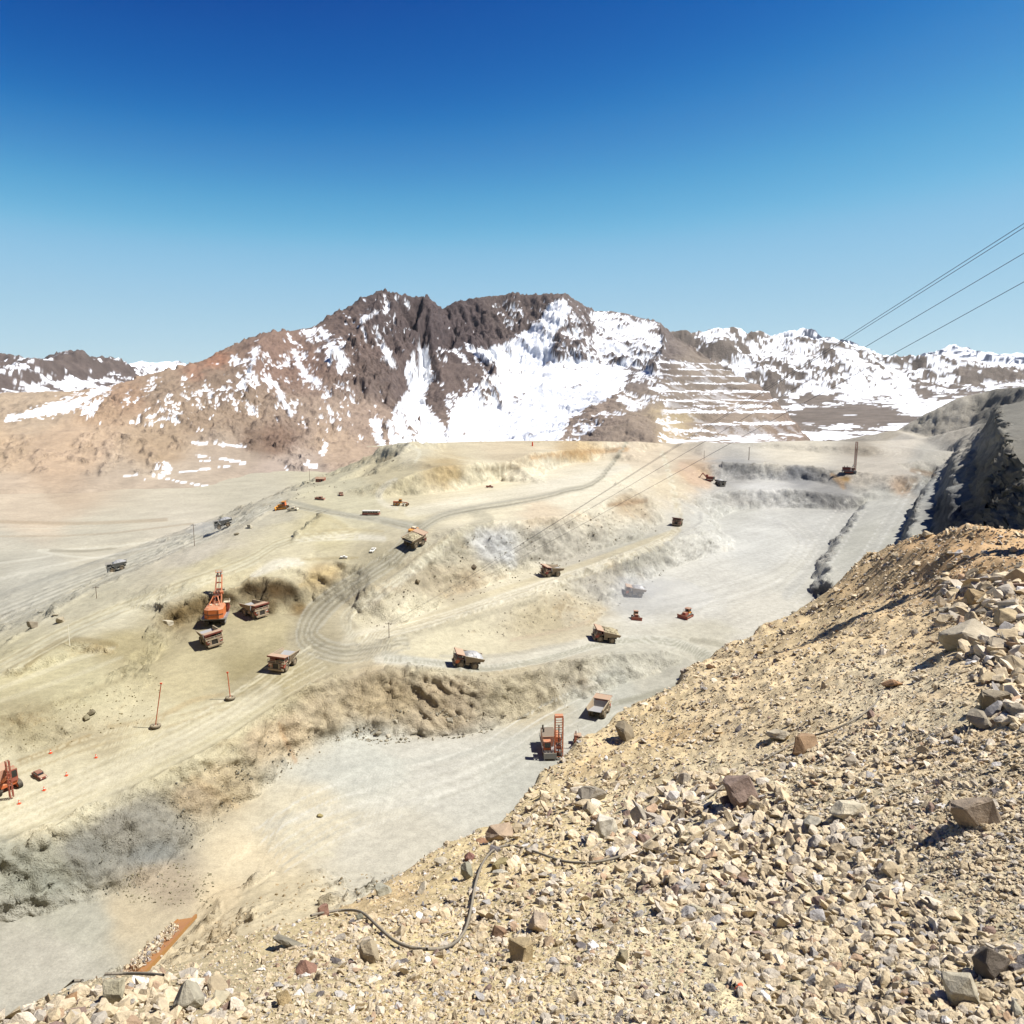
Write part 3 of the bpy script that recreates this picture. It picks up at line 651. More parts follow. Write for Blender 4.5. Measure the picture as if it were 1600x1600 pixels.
mt_pts += [(a, b, c) for a, b, c in [(-520,690,-155),(-640,570,-155),(-300,808,-155),(0,860,-155),(300,810,-155),(600,640,-155),(-1500,900,-128),(-600,900,-128),(0,1050,-128),(500,1150,-115),(900,1300,-110),(1500,1500,-110),(-2500,1500,-128)]]
for p in sky_main: 
    x, y, z = PT(*p); mt_pts += [(x*1.5, y*1.5, z*0.5-250), (x*1.18, y*1.18, z*0.95-130)]
def mt_warp(X, Y):
    return 26*fbm(X/230, Y/230, 4, 301)+7*fbm(X/50, Y/50, 3, 303), 26*fbm(X/230, Y/230, 4, 305)+7*fbm(X/50, Y/50, 3, 307)
mt = Sheet(-43, 26, 1600, 850, 5200, 1500, mt_pts, mt_lines, warp=mt_warp, blur=3)
kx, ky = mt.GX, mt.GY; uu, vv, dd = pix(kx, ky, mt.Z); far = sstep(1100, 1700, dd)
S = mt.slope(); rock_z = sstep(0.42, 0.85, S)
skyr = sstep(30, -10, vv-np.interp(uu, [p[0] for p in sky_main], [p[1] for p in sky_main]))
wx = kx+30*fbm(kx/120, ky/120, 3, 311); wy = ky+30*fbm(kx/120, ky/120, 3, 313)
sx_ = wx+.35*wy; rg = .6*fbm(wx/105, wy/150, 6, 321, .56, True)+.6*fbm(sx_/62, wy/230, 6, 323, .58, True)
mt.Z = mt.Z + far*(1-0.8*skyr)*(30*rg*(0.45+rock_z)+17*fbm(sx_/22, wy/60, 5, 331, .62, True)*(0.25+rock_z)) + 4*(1-far)*fbm(kx/60, ky/60, 4, 341)
mt.Z = mt.Z + far*7*fbm(kx/9, ky/14, 3, 333, .6, True)*(0.2+rock_z)
outcrop = [([(-60,690),(30,680),(110,690),(115,725),(60,740),(-60,740)], .6), ([(95,700),(150,660),(200,650),(215,700),(160,742),(100,735)], .8), ([(200,640),(300,600),(340,660),(300,710),(225,715)], .9), ([(290,630),(420,600),(510,680),(470,745),(380,700),(300,690)], 1), ([(480,690),(570,725),(560,745),(470,720)], .4), ([(130,620),(200,600),(200,660),(140,665)], .7), ([(190,660),(262,700),(255,745),(205,735)], .8)]
uu, vv, dd = pix(kx, ky, mt.Z); uo = uu+14*fbm(kx/60, ky/60, 4, 393); vo_ = vv+10*fbm(kx/60, ky/60, 4, 395); oc = np.zeros(uu.shape)
for poly, p in outcrop: oc = np.maximum(oc, np.where(in_poly(uo, vo_, poly), p, 0))
k5 = np.ones(9)/9; oc = np.apply_along_axis(lambda c: np.convolve(np.pad(c, 4, 'edge'), k5, 'valid'), 0, oc); oc = np.apply_along_axis(lambda c: np.convolve(np.pad(c, 4, 'edge'), k5, 'valid'), 1, oc)
ridg = np.maximum(0, fbm((kx+.3*ky)/30, ky/70, 5, 397, .6, True)-.22+.3*fbm(kx/90, ky/120, 3, 398))
mt.Z = mt.Z+oc*(dd/1400)*(15*ridg+2*fbm(kx/9, ky/16, 4, 399, .6, True)); mt.oc = oc*sstep(.02, .2, ridg)
# mined benches cut into the spur on the right
uu, vv, dd = pix(kx, ky, mt.Z)
tm = sstep(1020, 1045, uu+14*fbm(kx/80, ky/80, 2, 345))*sstep(555, 572, vv)*sstep(1300, 1215, uu-(vv-600)*.4+22*fbm(kx/70, ky/70, 3, 346))
def hollow(Z, n):
    k = np.ones(2*n+1)/(2*n+1)
    A = np.apply_along_axis(lambda c: np.convolve(np.pad(c, n, 'edge'), k, 'valid'), 0, Z)
    return np.apply_along_axis(lambda c: np.convolve(np.pad(c, n, 'edge'), k, 'valid'), 1, A)-Z
def terrace(Z, per, soft=0.55):
    q = Z/per; f = q-np.floor(q)
    g = np.where(f < soft, f*0.12/soft, 0.12+(f-soft)*0.88/(1-soft))
    return (np.floor(q)+g)*per
mt.Z = mt.Z*(1-tm)+terrace(mt.Z+.88*hollow(mt.Z, 16)+3*fbm(kx/80, ky/80, 4, 347), 22)*tm
mt_soil = ground_field([(100,700,60,206,180,150),(50,650,50,196,175,148),(150,640,30,190,162,132),(200,620,25,184,154,126),(250,620,25,174,152,128),(300,660,25,172,150,125),(350,600,25,156,135,115),(250,700,40,192,168,138),(370,650,25,174,152,128),(450,560,30,156,129,112),(550,520,35,131,112,101),(600,500,35,112,98,92),(700,500,35,107,94,90),(650,600,30,126,110,101),(570,670,25,178,156,136),(530,700,30,194,170,144),(430,690,25,150,125,105),(800,480,30,119,105,97),(930,520,40,136,123,115),(1000,560,30,131,120,113),(900,650,30,163,145,129),(1100,600,40,158,144,128),(1150,650,35,170,153,134),(1050,655,16,205,185,148),(1050,690,16,205,182,145),(1000,680,25,165,148,130),(0,770,50,208,188,162),(300,760,60,198,181,158),(450,750,50,194,176,158),(340,565,10,188,142,114),(310,580,10,184,146,120),(400,690,20,150,128,108),(200,770,60,200,182,158),(350,720,40,190,172,150),(0,700,50,208,182,150),(1200,620,25,158,140,124),(1230,670,20,160,140,122)])
# snow fields: outline and how much of the ground they cover
snow = [
 ([(652,540),(668,545),(676,565),(676,590),(664,618),(672,640),(690,660),(700,690),(704,702),(612,702),(606,668),(614,645),(624,625),(640,610),(634,590),(636,570)], 1.0),
 ([(725,538),(745,545),(770,545),(800,532),(828,512),(845,500),(858,475),(880,466),(893,482),(885,500),(870,520),(862,545),(870,565),(890,580),(930,575),(960,572),(985,580),(975,605),(950,622),(915,640),(890,655),(875,690),(870,700),(702,700),(698,668),(704,640),(722,618),(745,600),(778,585),(770,568),(745,560)], .93),
 ([(700,640),(740,628),(765,640),(790,700),(745,700),(725,690),(705,668)], .45),
 ([(880,465),(925,488),(960,488),(1000,500),(1025,506),(1040,530),(1035,560),(1005,590),(985,582),(930,575),(890,580),(868,560),(880,520),(895,500)], .46),
 ([(925,488),(960,488),(1000,500),(1025,506),(1020,540),(985,545),(950,520)], .68),
 ([(990,590),(1030,570),(1040,620),(1000,640),(960,650),(900,690),(885,690),(900,660),(950,640)], .34),
 ([(500,520),(520,520),(560,545),(590,580),(600,600),(560,600),(520,580),(500,550)], .18),
 ([(430,510),(500,515),(500,560),(480,600),(430,600),(400,560)], .2),
 ([(360,555),(430,520),(430,600),(400,650),(350,640),(340,600)], .10),
 ([(180,600),(340,565),(340,640),(300,690),(200,660)], .03),
 ([(545,450),(600,455),(680,470),(640,520),(560,540),(530,500)], .12),
 ([(680,480),(860,460),(850,500),(760,530),(700,530)], .05),
 ([(640,520),(720,530),(770,590),(700,640),(680,590)], .06),
 ([(430,600),(600,600),(610,660),(560,690),(430,660)], .09),
 ([(575,655),(592,655),(602,690),(596,702),(588,690),(582,670)], .95),
 ([(505,690),(512,692),(506,712),(500,712)], .9),
 ([(448,727),(454,725),(446,752),(442,752)], .9),
 ([(475,715),(492,722),(496,730),(480,728)], .8),
 ([(286,768),(294,770),(290,790),(282,792)], .9),
 ([(248,712),(262,722),(274,712),(278,735),(268,740),(238,735)], .35),
 ([(150,604),(186,598),(170,620),(140,640),(60,652),(8,658),(14,646),(90,628)], .62),
 ([(120,650),(160,620),(150,650),(126,658)], .6),
 ([(1030,560),(1240,600),(1260,700),(1030,700)], .16),
]
snow_lines = [([(192,744),(250,742),(330,732),(384,724)], .9), ([(384,724),(340,716),(306,712)], 1.1), ([(300,692),(340,694),(384,698)], 1.3), ([(240,745),(300,756),(350,765)], .7), ([(20,653),(60,645),(130,625),(182,598)], 2.5),
 ([(590,530),(600,545),(612,570)], 4), ([(505,520),(525,550),(540,565)], 6), ([(460,550),(475,585),(500,600)], 4), ([(430,600),(445,630),(455,648)], 4), ([(400,545),(392,580),(380,600)], 4), ([(565,500),(585,490),(600,488)], 3), ([(620,460),(640,480)], 2.5)]
mt.hol = hollow(mt.Z, 9)+.6*hollow(mt.Z, 3)
def mt_colour(X, Y, Z, S):
    u, v, d = pix(X, Y, Z)
    a = fbm(X/70, Y/70, 4, 351); b = fbm(X/70, Y/70, 4, 353)
    c = mt_soil(u+14*a, v+10*b)
    rz = sstep(0.56, 0.9, S+0.26*fbm(X/60, Y/90, 5, 361, .6, True))
    far = sstep(1150, 1500, d)
    ai, ri = mt.idx(X, Y); oc = mt.oc[ai.astype(int), ri.astype(int)]; rz = np.clip(np.maximum(rz*far, oc*.85), 0, 1); far = np.ones_like(far)
    rk = c*np.array([1.0, 1.0, 1.03])*(1+0.42*fbm(X/16, Y/16+Z/10, 4, 365, .6, True)+.18*fbm(X/5, Y/9+Z/5, 3, 366))[..., None]
    sc = c*1.10*(1+0.08*fbm(X/40, Y/40, 4, 367))[..., None]
    k = (rz*far)[..., None]; c = sc*(1-k)+rk*k
    # streaks of scree down the fan at the foot
    st = fbm(X/14, Y/90, 3, 371)*sstep(1500, 1150, d)*0.12; c = c*(1+st)[..., None]
    uw = u+7*fbm(X/22, Y/22, 4, 373)+3*fbm(X/7, Y/7, 3, 375); vw = v+6*fbm(X/22, Y/22, 4, 377)+3*fbm(X/7, Y/7, 3, 379)
    n = 0.5+.75*fbm((X+.4*Y)/17, Y/170, 5, 383, .6)+.55*fbm(X/60, Y/120, 3, 385)                  # patchiness
    n = n + 0.35*(sstep(0.55, 1.25, S)-0.12)                       # steep rock holds less
    a_, r_ = mt.idx(X, Y); hol = mt.hol[a_.astype(int), r_.astype(int)]
    n = n - .45*np.clip(hol/np.maximum(2, d*.0026), -1, 1)*sstep(.98, .6, 0*n+.5)
    cov = np.zeros(u.shape)
    for poly, p in snow: cov = np.maximum(cov, np.where(in_poly(uw, vw, poly), p, 0))
    m = sstep(-0.05, 0.05, cov-n)*(cov > 0)
    m = np.maximum(m, (cov > .9)*sstep(-.35, -.2, cov-n))
    for pl, w in snow_lines:
        for k in range(len(pl)-1):
            dd, t = seg_dist(u+0.3*(uw-u), v+0.3*(vw-v), pl[k], pl[k+1]); m = np.maximum(m, 1-sstep(w*.6, w*1.3, dd*(1.0+1.1*fbm(X/14, Y/14, 3, 387))+.9*w*sstep(0, .5, fbm(X/40, Y/40, 2, 389))))
    # treads of the mined benches keep their snow
    tr = sstep(1030, 1045, u)*sstep(560, 572, v)*sstep(0.27, 0.15, S)*sstep(.40, .50, .5+.8*fbm(X/30, Y/30, 4, 391))
    m = np.maximum(m*(1-.8*sstep(1035, 1050, u)*sstep(566, 580, v)), tr*sstep(1280, 1220, u))
    m = m[..., None]
    return np.clip(c*ALB*(1-m)+m*np.array([.80, .81, .83]), .01, .85)
# ridges further off
def ridge(name, az0, az1, n, line, depth, base_h, colour, amp, scl, seed, mat, rows=90):
    pts = [PT(u, v, t) for u, v, t, bd in line]
    bds = [q[3] for q in line]; bmin = min(bds)
    lns = [pts, [(x*(bd/t), y*(bd/t), base_h) for (x, y, z), (u, v, t, bd) in zip(pts, line)]]
    bk = [(x*depth, y*depth, base_h) for x, y, z in pts]
    r0 = bmin*.93
    bk += [(x*(r0*.8/t), y*(r0*.8/t), base_h-40) for (x, y, z), (u, v, t, bd) in zip(pts, line)]
    sh = Sheet(az0, az1, n, r0, max(q[2] for q in line)*depth*1.02, 700, bk, lns, warp=lambda X, Y: (scl*.25*fbm(X/scl, Y/scl, 3, seed), scl*.25*fbm(X/scl, Y/scl, 3, seed+3)), blur=1)
    X, Y = sh.GX, sh.GY
    fade = sstep(base_h, base_h+amp*3, sh.Z)
    w1 = X+scl*.4*fbm(X/scl, Y/scl, 3, seed+11); w2 = Y+scl*.4*fbm(X/scl, Y/scl, 3, seed+13)
    sh.Z = sh.Z+fade*amp*(fbm(w1/scl, w2/scl, 6, seed+17, .55, True)*.8+.3*fbm(w1/(scl*.2), w2/(scl*.2), 4, seed+19, .6, True))
    return sh, sh.mesh(name, mat, rows, 1, .35, colour)
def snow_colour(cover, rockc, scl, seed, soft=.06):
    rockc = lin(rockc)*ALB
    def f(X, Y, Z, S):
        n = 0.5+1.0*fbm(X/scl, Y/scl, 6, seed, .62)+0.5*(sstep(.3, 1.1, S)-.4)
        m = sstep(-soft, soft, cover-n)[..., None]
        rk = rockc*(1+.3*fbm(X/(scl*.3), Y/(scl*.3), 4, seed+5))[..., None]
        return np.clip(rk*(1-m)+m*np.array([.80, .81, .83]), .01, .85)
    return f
mat_pit = soil_mat('pit_soil', .03, .45, 2.2, 1.15, .17)
mat_fg = soil_mat('rubble_soil', .9, 7, 40, 0.06, .2)
mat_mt = soil_mat('mountain_rock', .004, .045, .22, 9.0, .14)
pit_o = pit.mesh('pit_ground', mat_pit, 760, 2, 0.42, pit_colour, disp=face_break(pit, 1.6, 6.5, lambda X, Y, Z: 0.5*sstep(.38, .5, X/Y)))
fg_o = fg.mesh('rubble_slope_ground', mat_fg, 520, 2, 0.8, fg_colour)
mt_o = mt.mesh('mountain', mat_mt, 330, 2, 0.25, mt_colour, disp=face_break(mt, 6.0, 32.0))
# ridges further off: (u, v, depth, depth of the foot)
rl = [(960,560,4300,3900),(1020,525,4300,3800),(1050,525,4300,3700),(1085,526,4350,3600),(1105,518,4400,3500),(1125,514,4400,3300),(1150,518,4450,3000),(1190,520,4500,2700),(1205,530,4500,2500),(1230,530,4500,2200),(1260,535,4500,1900),(1290,540,4500,1650),(1330,548,4500,1500),(1350,555,4500,1450),(1380,558,4400,1400),(1410,565,4300,1400),(1430,578,4200,1400),(1470,582,4100,1400),(1530,592,4000,1500),(1600,600,3900,1600),(1700,600,3800,1600),(1800,600,3800,1600)]
def right_colour(X, Y, Z, S):
    u, v, d = pix(X, Y, Z)
    n = 0.5+1.0*fbm(X/60, Y/110, 6, 411, .66)+0.55*(sstep(.25, .8, S)-.35)
    cov = 0.62+0.1*sstep(1100, 1400, u)
    w = 9*fbm(X/120, Y/120, 3, 413)
    uu, vv = u+w*2, v+w
    for a, b, c, e, k in ((1240,1430,640,664,.6),(1190,1300,618,632,.45),(1250,1400,617,640,.35),(1430,1530,598,624,.55),(1500,1700,570,600,.6),(1440,1530,584,590,.4)):
        cov = cov-k*sstep(a-8, a+8, uu)*sstep(b+8, b-8, uu)*sstep(c-3, c+3, vv)*sstep(e+3, e-3, vv)
    cov = cov-.24*sstep(1440, 1380, uu)*sstep(624, 648, vv)-.2*sstep(1330, 1250, uu)*sstep(596, 620, vv)
    m = sstep(-.06, .06, cov-n)[..., None]
    rk = (lin((144,132,120))*ALB)*(1+.3*fbm(X/40, Y/40, 4, 415))[..., None]
    return np.clip(rk*(1-m)+m*np.array([.80, .81, .83]), .01, .85)
sh, o = ridge('snow_mountain', 3, 42, 560, rl, 1.5, -118, right_colour, 55, 330, 421, mat_mt, 170)
rl = [(-260,590,5200),(-60,560,5200),(0,561,5200),(25,566,5200),(50,578,5200),(80,572,5100),(100,560,5100),(125,553,5100),(150,558,5100),(175,572,5100),(190,585,5100),(240,600,5100),(300,620,5100)]
sh, o = ridge('far_rock_mountain', -44, -16, 330, [q+(2600,) for q in rl], 1.3, -100, snow_colour(.22, (126,112,104), 170, 431), 75, 380, 441, mat_mt, 110)
rl = [(150,585,9000),(190,574,9000),(215,568,9000),(240,570,9000),(270,569,9000),(285,575,9000),(340,590,9000)]
sh, o = ridge('far_snow_mountain', -35, -19, 160, [q+(7000,) for q in rl], 1.3, 0, snow_colour(.72, (130,120,115), 300, 451), 60, 500, 461, mat_mt, 50)
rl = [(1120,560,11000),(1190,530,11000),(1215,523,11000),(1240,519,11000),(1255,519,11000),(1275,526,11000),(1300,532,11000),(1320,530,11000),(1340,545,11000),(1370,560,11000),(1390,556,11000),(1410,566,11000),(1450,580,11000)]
sh, o = ridge('distant_peak', 12, 27, 190, [q+(7500,) for q in rl], 1.3, 0, snow_colour(.66, (88,92,108), 330, 471), 110, 600, 481, mat_mt, 60)  # bluish rock tone has distance haze painted in
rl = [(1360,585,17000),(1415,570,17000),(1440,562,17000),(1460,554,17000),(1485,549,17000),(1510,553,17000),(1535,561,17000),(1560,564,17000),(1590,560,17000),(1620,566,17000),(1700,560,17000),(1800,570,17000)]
sh, o = ridge('distant_range', 21, 42, 240, [q+(12000,) for q in rl], 1.3, 0, snow_colour(.50, (80,88,112), 450, 491), 230, 900, 501, mat_mt, 70)  # rock painted bluer still, haze put into its colour
# ------------------------------------------------------------------ helpers for things
COL = scene.collection
def tag(o, label=None, cat=None, group=None, kind=None):
    if label: o['label'] = label
    if cat: o['category'] = cat
    if group: o['group'] = group
    if kind: o['kind'] = kind
    return o
def empty(name, loc=(0, 0, 0)):
    o = bpy.data.objects.new(name, None); COL.objects.link(o); o.location = loc; o.empty_display_size = 0.5
    return o
class MB:
    """collects shapes into one mesh"""
    def __init__(s): s.v = []; s.f = []
    def add(s, vs, fs, M=None):
        n = len(s.v)
        for p in vs:
            p = Vector(p)
            if M is not None: p = M @ p
            s.v.append(tuple(p))
        s.f += [tuple(n+i for i in f) for f in fs]
        return s
    def box(s, c, d, rot=None, taper=(1, 1), bev=None):
        """box centred at c with dimensions d; taper scales the top in x and y"""
        x, y, z = d[0]/2, d[1]/2, d[2]/2; tx, ty = taper
        vs = [(-x, -y, -z), (x, -y, -z), (x, y, -z), (-x, y, -z), (-x*tx, -y*ty, z), (x*tx, -y*ty, z), (x*tx, y*ty, z), (-x*tx, y*ty, z)]
        M = Matrix.Translation(c) @ (rot.to_4x4() if rot is not None else Matrix())
        return s.add(vs, [(3, 2, 1, 0), (4, 5, 6, 7), (0, 1, 5, 4), (1, 2, 6, 5), (2, 3, 7, 6), (3, 0, 4, 7)], M)
    def hexa(s, lo, hi):
        """eight corners: four below, four above, both anticlockwise from above"""
        return s.add(list(lo)+list(hi), [(3, 2, 1, 0), (4, 5, 6, 7), (0, 1, 5, 4), (1, 2, 6, 5), (2, 3, 7, 6), (3, 0, 4, 7)])
    def cyl(s, a, b, r, n=8, r2=None, caps=True):
        a, b = Vector(a), Vector(b); r2 = r if r2 is None else r2
        q = (b-a).to_track_quat('Z', 'Y').to_matrix()
        vs = []
        for p, rr in ((a, r), (b, r2)):
            for i in range(n):
                t = 2*math.pi*i/n; vs.append(p+q@Vector((rr*math.cos(t), rr*math.sin(t), 0)))
        fs = [(i, (i+1) % n, n+(i+1) % n, n+i) for i in range(n)]
        if caps: fs += [tuple(range(n-1, -1, -1)), tuple(range(n, 2*n))]
        return s.add(vs, fs)
    def bar(s, a, b, w, h=None):
        a, b = Vector(a), Vector(b); h = h or w
        q = (b-a).to_track_quat('Z', 'Y').to_matrix(); L = (b-a).length
        return s.box((a+b)/2, (w, h, L), q)
    def prism(s, prof, x0, x1):
        """profile in the y-z plane swept along x"""
        n = len(prof)
        vs = [(x0, y, z) for y, z in prof]+[(x1, y, z) for y, z in prof]
        fs = [(i, (i+1) % n, n+(i+1) % n, n+i) for i in range(n)]+[tuple(range(n-1, -1, -1)), tuple(range(n, 2*n))]
        return s.add(vs, fs)
    def torus(s, c, R_, r, n=14, m=7, axis='Z'):
        vs = []; fs = []
        for i in range(n):
            t = 2*math.pi*i/n
            for j in range(m):
                p = 2*math.pi*j/m
                x = (R_+r*math.cos(p))*math.cos(t); y = (R_+r*math.cos(p))*math.sin(t); z = r*math.sin(p)
                if axis == 'X': x, y, z = z, x, y
                vs.append((c[0]+x, c[1]+y, c[2]+z))
        for i in range(n):
            for j in range(m):
                fs.append((i*m+j, ((i+1) % n)*m+j, ((i+1) % n)*m+(j+1) % m, i*m+(j+1) % m))
        return s.add(vs, fs)
    def build(s, name, mat, parent=None, smooth=False):
        me = bpy.data.meshes.new(name); me.from_pydata(s.v, [], s.f)
        bm = bmesh.new(); bm.from_mesh(me); bmesh.ops.recalc_face_normals(bm, faces=bm.faces); bm.to_mesh(me); bm.free()
        me.materials.append(mat)
        if smooth: me.polygons.foreach_set('use_smooth', [True]*len(me.polygons))
        o = bpy.data.objects.new(name, me); COL.objects.link(o)
        if parent: o.parent = parent
        return o
def copy_tree(o, parent=None):
    c = o.copy(); COL.objects.link(c); c.parent = parent
    for ch in o.children: copy_tree(ch, c)
    return c
def hit(u, v, sheets=None):
    best = None
    for sh in (sheets or (fg, pit, mt)):
        p = sh.hit(u, v)
        if p is not None and (best is None or p.length < best.length): best = p
    return best
def stand(o, u, v, heading, sc=1.0, sheet=None, tilt=True, sink=0.0):
    """put a thing on the ground at the place seen at (u, v); heading = plan direction its front points to"""
    sheet = sheet or pit
    p = sheet.hit(u, v); e = 3.0
    gx = (sheet.at(p.x+e, p.y)-sheet.at(p.x-e, p.y))/(2*e); gy = (sheet.at(p.x, p.y+e)-sheet.at(p.x, p.y-e))/(2*e)
    n = Vector((-gx, -gy, 1)).normalized() if tilt else Vector((0, 0, 1))
    if n.z < .93: n = Vector((n.x*.5, n.y*.5, 1)).normalized()
    f = Vector((heading[0], heading[1], 0)).normalized(); x = f.cross(n).normalized(); f = n.cross(x)
    M = Matrix((x, f, n)).transposed().to_4x4()
    o.matrix_world = Matrix.Translation(p-n*sink) @ M @ Matrix.Scale(sc, 4)
    return o
def paint(name, c, rough=.6, metal=0.0, dust=.35, dustc=(200, 184, 150), spec=.35):
    """worn paint: dusty on upward faces, patchy"""
    m, N, L, b = new_mat(name, rough, metal, spec)
    tc = N.new('ShaderNodeTexCoord'); nz = N.new('ShaderNodeTexNoise'); nz.inputs['Scale'].default_value = 1.3; nz.inputs['Detail'].default_value = 6
    L.new(tc.outputs['Object'], nz.inputs['Vector'])
    ge = N.new('ShaderNodeNewGeometry'); sx = N.new('ShaderNodeSeparateXYZ'); L.new(ge.outputs['Normal'], sx.inputs[0])
    r1 = N.new('ShaderNodeMapRange'); L.new(sx.outputs['Z'], r1.inputs[0]); r1.inputs[1].default_value = .2; r1.inputs[2].default_value = .9; r1.inputs[3].default_value = dust*.5; r1.inputs[4].default_value = min(1, dust*1.7)
    r2 = N.new('ShaderNodeMapRange'); L.new(nz.outputs[0], r2.inputs[0]); r2.inputs[1].default_value = .3; r2.inputs[2].default_value = .7; r2.inputs[3].default_value = .55; r2.inputs[4].default_value = 1.3
    ml = N.new('ShaderNodeMath'); ml.operation = 'MULTIPLY'; ml.use_clamp = True; L.new(r1.outputs[0], ml.inputs[0]); L.new(r2.outputs[0], ml.inputs[1])
    mx = N.new('ShaderNodeMix'); mx.data_type = 'RGBA'
    mx.inputs['A'].default_value = (*lin(c), 1); mx.inputs['B'].default_value = (*(lin(dustc)*.55), 1)
    L.new(ml.outputs[0], mx.inputs['Factor']); L.new(mx.outputs['Result'], b.inputs['Base Color'])
    return m
M_ = dict(
 red=paint('red_paint', (146, 56, 44), dust=.42), maroon=paint('maroon_paint', (112, 40, 34), dust=.25), orange=paint('orange_paint', (196, 96, 28), .5, dust=.34),
 orange2=paint('orange_red_paint', (192, 92, 42), .55, dust=.34), body=paint('dusty_steel', (140, 122, 100), .7, dust=.45), pinkish=paint('dusty_pink_steel', (178, 132, 112), .7, dust=.4),
 grey=paint('grey_steel', (120, 120, 118), .6, dust=.3), dark=paint('dark_steel', (44, 40, 38), .7, dust=.15), tyre=paint('dusty_tyre_rubber', (62, 54, 46), .9, dust=.45), black=paint('black_rubber', (28, 27, 26), .8, dust=.15),
 glass=paint('dark_glass', (22, 26, 30), .15, dust=.06, spec=.6), white=paint('white_paint', (225, 222, 212), .45, dust=.2), cream=paint('cream_paint', (214, 200, 170), .6, dust=.2),
 yellow=paint('yellow_paint', (206, 136, 34), .5, dust=.2), bed=paint('scoured_bed_steel', (150, 150, 150), .45, .1, dust=.35, dustc=(205, 200, 190)), rope=paint('steel_rope', (60, 60, 64), .5, .4, dust=.05),
 roof=paint('rusty_red_roof', (150, 78, 60), .8, dust=.45), wood=paint('weathered_wood', (92, 70, 52), .9, dust=.15), cone=paint('cone_orange', (214, 74, 34), .5, dust=.03),
 pole=paint('rusty_orange_pole', (176, 84, 44), .6, dust=.1), galv=paint('galvanised_steel', (150, 152, 152), .5, .3, dust=.1), wpole=paint('white_pole', (222, 216, 196), .6, dust=.1), beam=paint('rust_orange_steel', (168, 120, 58), .8, dust=.45, dustc=(190, 130, 90)),
 cable=paint('grey_cable_sheath', (96, 90, 84), .7, dust=.3), wire=paint('dark_wire', (72, 74, 84), .6, dust=0), lamp=paint('lamp_glass', (230, 228, 215), .2, dust=.1))
def ore_mat():
    m, N, L, b = new_mat('loose_ore', .95, 0, .1)
    nz = N.new('ShaderNodeTexNoise'); nz.inputs['Scale'].default_value = 1.6; nz.inputs['Detail'].default_value = 8
    tc = N.new('ShaderNodeTexCoord'); L.new(tc.outputs['Object'], nz.inputs['Vector'])
    cr = N.new('ShaderNodeValToRGB'); cr.color_ramp.elements[0].color = (*(lin((128,116,92))*.7), 1); cr.color_ramp.elements[1].color = (*(lin((222,208,170))*.6), 1)
    cr.color_ramp.elements[0].position = .35; cr.color_ramp.elements[1].position = .65
    L.new(nz.outputs[0], cr.inputs[0]); L.new(cr.outputs[0], b.inputs['Base Color'])
    bp = N.new('ShaderNodeBump'); bp.inputs['Distance'].default_value = .4; L.new(nz.outputs[0], bp.inputs['Height']); L.new(bp.outputs[0], b.inputs['Normal'])
    return m
M_['ore'] = ore_mat()

# ------------------------------------------------------------------ haul truck
def wheel(parent, x, y, r, w, tyre='tyre', rim='body'):
    e = empty('wheel'); e.parent = parent; e.location = (x, y, r)
    m = MB(); n = 20
    prof = [(-.5, .55), (-.5, .9), (-.36, 1), (.36, 1), (.5, .9), (.5, .55)]
    vs = []; fs = []
    for i in range(n):
        t = 2*math.pi*i/n
        for q, (a, b) in enumerate(prof):
            rr = r*b*(1.0 if q not in (2, 3) or i % 2 else .965)
            vs.append((a*w, rr*math.cos(t), rr*math.sin(t)))
    k = len(prof)
    for i in range(n):
        for j in range(k):
            fs.append((i*k+j, i*k+(j+1) % k, ((i+1) % n)*k+(j+1) % k, ((i+1) % n)*k+j))
    m.add(vs, fs); m.build('tyre', M_[tyre], e)
    m = MB(); m.cyl((-w*.38, 0, 0), (w*.38, 0, 0), r*.56, 14); m.cyl((-w*.46, 0, 0), (w*.46, 0, 0), r*.22, 8); m.build('rim', M_[rim], e)
    return e
